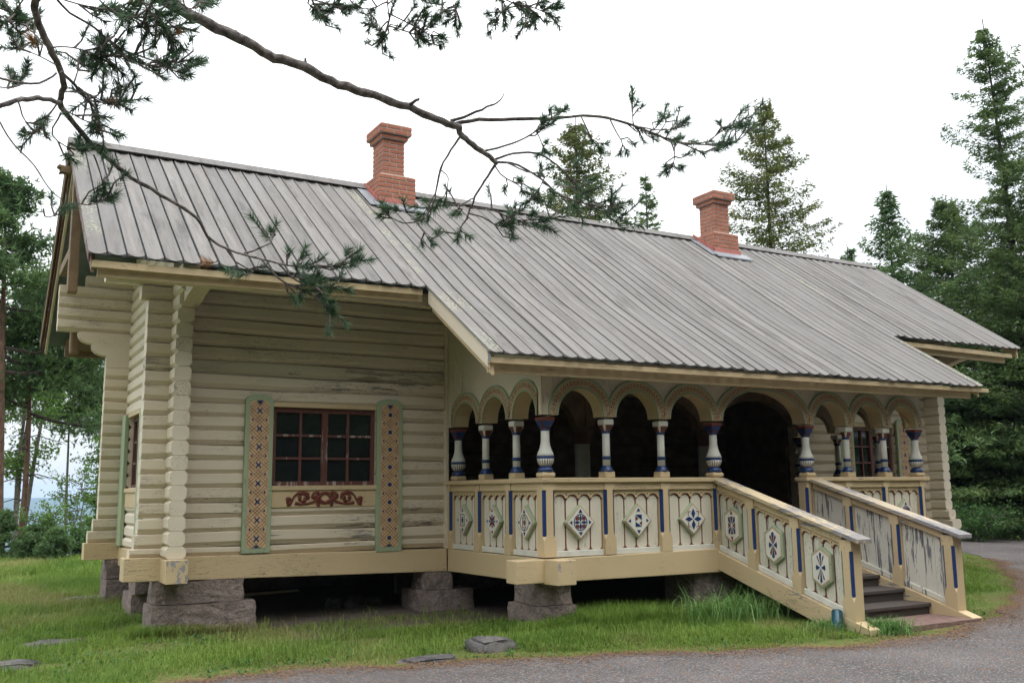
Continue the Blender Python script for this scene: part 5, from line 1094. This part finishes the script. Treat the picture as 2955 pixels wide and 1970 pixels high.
for px_, n_ in (([(1076, 490), (1110, 500), (1150, 520), (1200, 510), (1255, 520)], 14), ([(1080, 478), (1130, 482), (1190, 505), (1290, 498)], 16), ([(1075, 500), (1060, 520), (1052, 545)], 5), ([(1090, 455), (1060, 470), (1045, 490)], 3), ([(1085, 470), (1030, 470), (990, 478)], 4)):
    s = limb(px_, 4.4, 4.5, 4, 2); shoots(s, .4, n_, .10)
a = limb([(1060, 312), (1035, 345), (1012, 390), (1002, 440), (990, 480), (960, 506), (925, 512), (885, 492)], 4.3, 4.35, 6, 2.5)
for px_, n_ in (([(1002, 440), (980, 480), (962, 500)], 4), ([(925, 512), (900, 500), (880, 480)], 6), ([(960, 506), (935, 490), (900, 478)], 5), ([(955, 508), (975, 535), (990, 555)], 4), ([(1012, 390), (1030, 410), (1020, 450), (1010, 460)], 2)):
    s = limb(px_, 4.33, 4.36, 3, 1.8); shoots(s, .5, n_, .065, nd=55)
a = limb([(1108, 348), (1160, 335), (1205, 318), (1235, 298), (1262, 286)], 4.33, 4.4, 5.5, 2.5); shoots(a, .6, 8, .08)
a = limb([(1230, 300), (1245, 330), (1250, 345)], 4.4, 4.4, 3, 2); shoots(a, .6, 4, .06)
a = limb([(1128, 360), (1150, 400), (1190, 425), (1200, 440)], 4.33, 4.4, 4, 2); shoots(a, .4, 7, .10)
a = limb([(1160, 372), (1210, 395), (1250, 400), (1240, 430), (1235, 455)], 4.33, 4.4, 4, 2); shoots(a, .45, 9, .09)
# second limb, down to the left eave
L2 = limb([(150, -190), (116, -80), (94, -25), (82, 15), (88, 55), (112, 105), (138, 160), (146, 200), (138, 235), (160, 275), (205, 325), (262, 378), (300, 408), (350, 435), (405, 468), (452, 500), (478, 545), (520, 570), (590, 592)], 3.1, 3.9, 19, 5, (-1.2, 3.28, 4.3))
for px_, n_ in (([(590, 592), (640, 605), (700, 612), (760, 612), (818, 600)], 20), ([(600, 595), (640, 640), (690, 665), (740, 690), (762, 715)], 20), ([(560, 582), (620, 560), (610, 540)], 5), ([(640, 605), (690, 650), (780, 662)], 12), ([(520, 570), (540, 600), (580, 625), (545, 632)], 2)):
    s = limb(px_, 3.9, 4.0, 5, 2.5); shoots(s, .35, n_, .10, nd=80, dry=.03)
s = limb([(478, 545), (490, 575), (500, 600), (470, 602)], 3.9, 3.9, 4, 2); needles(s[-3], s[-1], 60, dry=True)
a = limb([(140, 165), (172, 195), (200, 228), (222, 258), (232, 300), (240, 345)], 3.3, 3.5, 8, 3); shoots(a, .7, 8, .08)
a = limb([(-30, 255), (20, 238), (60, 226), (100, 226), (138, 236)], 3.0, 3.2, 12, 11)
a = limb([(-30, 170), (30, 188), (90, 192), (130, 168)], 3.1, 3.25, 6, 5)
a = limb([(120, -15), (160, 30), (215, 62), (250, 92), (290, 118), (350, 140), (390, 158), (428, 172)], 3.3, 3.7, 6, 2.5); shoots(a, .3, 34, .13, nd=70)
for px_, n_, f in (([(100, -20), (180, 10), (260, 25), (330, 50), (380, 85)], 24, .25), ([(210, -20), (260, 30), (310, 40), (400, 35)], 20, .25), ([(245, 88), (290, 135), (340, 150), (440, 138)], 8, .6), ([(150, 210), (200, 215), (250, 235), (320, 228)], 14, .35), ([(180, 200), (230, 235), (275, 240)], 8, .4), ([(145, 250), (190, 275), (230, 290)], 7, .4), ([(130, 240), (100, 285), (90, 300)], 6, .5), ([(140, 260), (120, 310), (170, 345), (180, 330)], 8, .4),
                    ([(110, 110), (60, 60), (20, 20)], 10, .4), ([(130, 150), (70, 120), (10, 110)], 10, .3), ([(-10, 30), (30, 60), (50, 90)], 9, .3), ([(-10, 200), (30, 200), (60, 170)], 8, .3), ([(60, -10), (30, 30), (0, 60)], 9, .3), ([(170, 190), (190, 150), (240, 150)], 14, .3), ([(120, 110), (170, 110), (240, 130), (270, 120)], 12, .4), ([(40, 228), (60, 280), (100, 285)], 5, .5), ([(420, -10), (430, 20), (470, 12)], 5, .4), ([(300, -20), (340, 20), (370, 60), (395, 95)], 16, .3), ([(250, 92), (230, 120), (240, 160)], 9, .4), ([(0, 280), (30, 330), (80, 380), (110, 430), (150, 462), (205, 470), (258, 450)], 6, .8), ([(215, 355), (232, 400), (240, 440)], 5, .6), ([(100, 480), (110, 500), (160, 480)], 2, .5)):
    s = limb(px_, 3.3, 3.55, 4, 2); shoots(s, f, n_, .10, nd=70)
# sprays hanging from a limb above the frame
top = limb([(420, -260), (640, -190), (820, -140), (1000, -120), (1180, -90)], 3.7, 4.3, 16, 6, (-1.1, 3.3, 5.6))
for px_, n_, f in (([(640, -190), (690, -60), (720, 10), (745, 42)], 16, .6), ([(720, 0), (770, 15), (790, 30)], 7, .4), ([(820, -140), (880, -40), (892, 30), (890, 62), (872, 98)], 12, .7), ([(890, 5), (850, 20), (800, 15)], 9, .4), ([(892, 60), (940, 75), (975, 90)], 12, .35), ([(890, 30), (950, 60), (1005, 92)], 14, .4), ([(890, 10), (920, -5), (980, 0)], 8, .4), ([(1000, -120), (1060, -30), (1050, 10), (1045, 48)], 8, .7), ([(1050, 15), (1020, 25), (1010, 40)], 4, .4), ([(1180, -90), (1150, -20), (1170, 30)], 6, .7), ([(1130, -20), (1180, 8), (1230, 20), (1272, 38)], 20, .3), ([(1180, 5), (1150, 30), (1140, 55)], 7, .4), ([(1200, 12), (1240, 40), (1200, 55)], 6, .4), ([(890, 50), (870, 70), (860, 60)], 6, .4), ([(420, -60), (450, -10), (478, 5)], 6, .6)):
    s = limb(px_, 4.0, 4.15, 4, 2); shoots(s, f, n_, .09, nd=75)
tag(twb.build('twigs', M['bark_grey'], pn), kind='stuff')
co = np.concatenate(NP); o = link('needles', np_mesh('needles', co, np.arange(len(co)).reshape(-1, 3), M['pine_near'], BASE[pn]), pn); o['kind'] = 'stuff'
if NDRY:
    co = np.concatenate(NDRY); o = link('dry_needles', np_mesh('dry_needles', co, np.arange(len(co)).reshape(-1, 3), M['pine_dry'], BASE[pn]), pn); o['kind'] = 'stuff'

# ------------------------------------------------------------------ the wood on the other side of the road (mirrored in the window panes)
src = [o for o in bpy.data.objects if o.name.startswith('crown') and o.parent and o.parent.name.startswith('spruce_tree')][3:8]; fs_ = np.random.RandomState(21); FC = []
for k in range(98):
    o = src[k % len(src)]; n = len(o.data.vertices); c = np.empty(n*3, np.float32); o.data.vertices.foreach_get('co', c); c = c.reshape(-1, 3, 3)/SC
    c = c[fs_.rand(len(c)) < min(1, 9500/len(c))]; m = c.mean(1, keepdims=True); c = m+(c-m)*1.9; hh = c[..., 2].max()
    a = math.radians(fs_.uniform(-80, 88)+180) if k < 78 else math.radians(fs_.uniform(150, 200)); r_ = fs_.uniform(12.5, 21) if k < 78 else fs_.uniform(11, 18); rot = fs_.uniform(0, 6.28); s_ = fs_.uniform(9, 14)/hh; ca, sa = math.cos(rot), math.sin(rot)
    c = np.stack([c[..., 0]*ca-c[..., 1]*sa, c[..., 0]*sa+c[..., 1]*ca, c[..., 2]], -1)*np.array([s_*1.25, s_*1.25, s_]); x0_, y0_ = 3+r_*math.sin(a)*1.15, 2+r_*math.cos(a)
    FC.append((c+np.array([x0_, y0_, float(hgt(x0_, y0_))])).reshape(-1, 3))
FC = np.concatenate(FC); tag(link('forest', np_mesh('forest', FC, np.arange(len(FC)).reshape(-1, 3), M['spruce_dark'])), 'dark wood across the road from the cabin', kind='stuff')

# ------------------------------------------------------------------ grass
gs = np.random.RandomState(9)
def vnoise(x, y, s): return .5+.25*(np.sin(x*s+1.3*np.sin(y*s*.7))+np.sin(y*s*1.13+1.7*np.sin(x*s*.6+2)))
def blades(x, y, L, W, bend, seed):
    r = np.random.RandomState(seed); n = len(x); z = hgt(x, y)-.01; a = r.uniform(0, 2*PI, n); bd = bend*r.uniform(.2, 1.3, n); ca, sa = np.cos(a), np.sin(a); c2, s2 = np.cos(a+1.57), np.sin(a+1.57)
    def P(h, o, w): return np.stack([x+ca*o*L+c2*w*W, y+sa*o*L+s2*w*W, z+h*L], 1)
    o1, o2 = bd*.25, bd*.95; h2 = 1-.35*bd
    co = np.stack([P(0, 0*L, -.5), P(0, 0*L, .5), P(.55, o1, -.38), P(.55, o1, .38), P(h2, o2, 0)], 1).reshape(-1, 3); i = np.arange(n)*5
    tr = np.concatenate([np.stack([i, i+1, i+2], 1), np.stack([i+1, i+3, i+2], 1), np.stack([i+2, i+3, i+4], 1)]); return co, tr
def keep(x, y):
    k = y > np.interp(x, bx, ex)+.02
    k &= ~((x > 2.3) & (x < 13.8) & (y > 10.25) & (gs.rand(len(x)) > .04*np.exp(-(y-10.25)*2)))
    k &= ~((x > 5.2) & (x < 11) & (y > 8.75) & (y < 10.6) & (gs.rand(len(x)) > .06)); k &= ~((x > 7.5) & (x < 8.85) & (y > 6.3))
    bare = vnoise(x*1.3+3, y*1.3, 2.9)*.5+vnoise(x+9, y-4, 5.3)*.5; k &= ~((bare > .66) & (gs.rand(len(x)) > .22)); k &= ~((x > 3.0) & (x < 5.6) & (y > 9.3) & (y < 10.6) & (gs.rand(len(x)) > .15))
    k &= ~((x > 7.75) & (x < 8.97) & (y > 6.2) & (y < 6.8))
    for q in bpy.data.objects:
        if q.name.startswith('rock'):
            d = q.dimensions; cx, cy = q.location.x/SC, q.location.y/SC; k &= ((x-cx)/(d.x/SC*.46))**2+((y-cy)/(d.y/SC*.46))**2 > 1
    return k
bpy.context.view_layer.update()
X = []; Y = []; LL = []
def field(n, x0, x1, y0, y1, l0, l1):
    x = gs.uniform(x0, x1, n); y = gs.uniform(y0, y1, n); v = vnoise(x, y, 2.3)*.6+vnoise(x+7, y, .8)*.4; k = keep(x, y) & (gs.rand(n) < .25+.95*v); x, y, v = x[k], y[k], v[k]
    fr_ = np.clip((y-np.interp(x, bx, ex))/.7, .30, 1); X.append(x); Y.append(y); LL.append((l0+(l1-l0)*v)*gs.uniform(.55, 1.25, len(x))*fr_)
field(165000, -.3, 4.6, 6.0, 11.2, .035, .095); field(30000, 2.2, 5.2, 9.0, 10.6, .04, .09)
field(95000, 4.4, 7.7, 6.3, 8.8, .06, .16); field(16000, 5.4, 7.6, 7.8, 8.7, .14, .26); field(14000, 7.2, 9.4, 6.1, 6.75, .04, .13); field(90000, 8.9, 16, 6.2, 11.5, .05, .14); field(15000, 13.5, 19, 9.5, 16, .06, .15)
field(110000, -1.5, 2.2, 11, 22.5, .07, .19); field(26000, -2.5, 3, 16.5, 20, .12, .24); field(30000, 13, 27, 9.5, 24, .08, .2)
field(5000, -.3, 7, 7.2, 10.2, .13, .24); field(9000, 1.55, 2.95, 10.15, 10.42, .10, .19); field(5000, 4.7, 5.6, 8.05, 8.33, .10, .2)
wx = gs.uniform(-.3, 9.5, 5200); wy = gs.uniform(6.1, 12, 5200); wk = keep(wx, wy) & (vnoise(wx+2, wy+5, 3.1) > .5); wx, wy = wx[wk], wy[wk]; WC = np.repeat(np.stack([wx, wy, hgt(wx, wy)+.015], 1), 5, 0)
wd_ = gs.normal(size=WC.shape); wd_[:, 2] = np.abs(wd_[:, 2])*.45; wd_ /= np.linalg.norm(wd_, axis=1, keepdims=True); wl_ = gs.uniform(.018, .05, len(WC))
ws = np.cross(wd_, np.array([0, 0, 1.0])); ws /= np.linalg.norm(ws, axis=1, keepdims=True)+1e-6
wco = np.stack([WC, WC+wd_*wl_[:, None]*.55+ws*wl_[:, None]*.3, WC+wd_*wl_[:, None], WC+wd_*wl_[:, None]*.55-ws*wl_[:, None]*.3], 1).reshape(-1, 3); wi = np.arange(len(WC))*4
o = link('weeds', np_mesh('weeds', wco, np.concatenate([np.stack([wi, wi+1, wi+2], 1), np.stack([wi, wi+2, wi+3], 1)]), M['shrub'])); tag(o, 'small broad leaved weeds in the lawn', kind='stuff')
x, y, L = np.concatenate(X), np.concatenate(Y), np.concatenate(LL); dist = np.hypot(x, y); co, tr = blades(x, y, L, .0048+.0007*np.clip(dist-8, 0, 20)*.5, .75, 1)
o = link('grass', np_mesh('grass', co, tr, M['grass'])); tag(o, 'rough green lawn round the cabin', kind='stuff')
def clump(label, n, cx, cy, sx, sy, l0, l1, seed):
    r = np.random.RandomState(seed); x = cx+r.normal(size=n)*sx; y = cy+r.normal(size=n)*sy; L = r.uniform(l0, l1, n); co, tr = blades(x, y, L, np.full(n, .0105), 1.15, seed)
    o = link('grass_clump', np_mesh('grass_clump', co, tr, M['tallgrass'], (cx, cy, .25)), base=(cx, cy, .25)); tag(o, label, 'grass', kind='stuff')
clump('tall arching grass clump in front of the stone beside the stair', 460, 6.95, 7.62, .26, .18, .24, .50, 3)
clump('low grass tuft at the foot of the stair newel', 500, 7.62, 6.33, .12, .10, .08, .24, 4)
clump('long grass round the teal pipe', 420, px+.02, py+.05, .16, .10, .08, .22, 6)

# ------------------------------------------------------------------ air: thin even haze that turns the far hills blue
hz_ = MB().box(-6200, 6200, -6200, 6200, -130, 60).build('haze', None); tag(hz_, 'thin bluish haze over the far hills', kind='stuff')
hm = bpy.data.materials.new('haze'); hm.use_nodes = True; hn = hm.node_tree.nodes; hn.remove(hn['Principled BSDF'])
pv = hn.new('ShaderNodeVolumePrincipled'); pv.inputs['Color'].default_value = (0.56, 0.74, 1.0, 1); pv.inputs['Density'].default_value = 0.00017; pv.inputs['Anisotropy'].default_value = 0.0
hm.node_tree.links.new(pv.outputs[0], hn['Material Output'].inputs['Volume']); hz_.data.materials.append(hm)
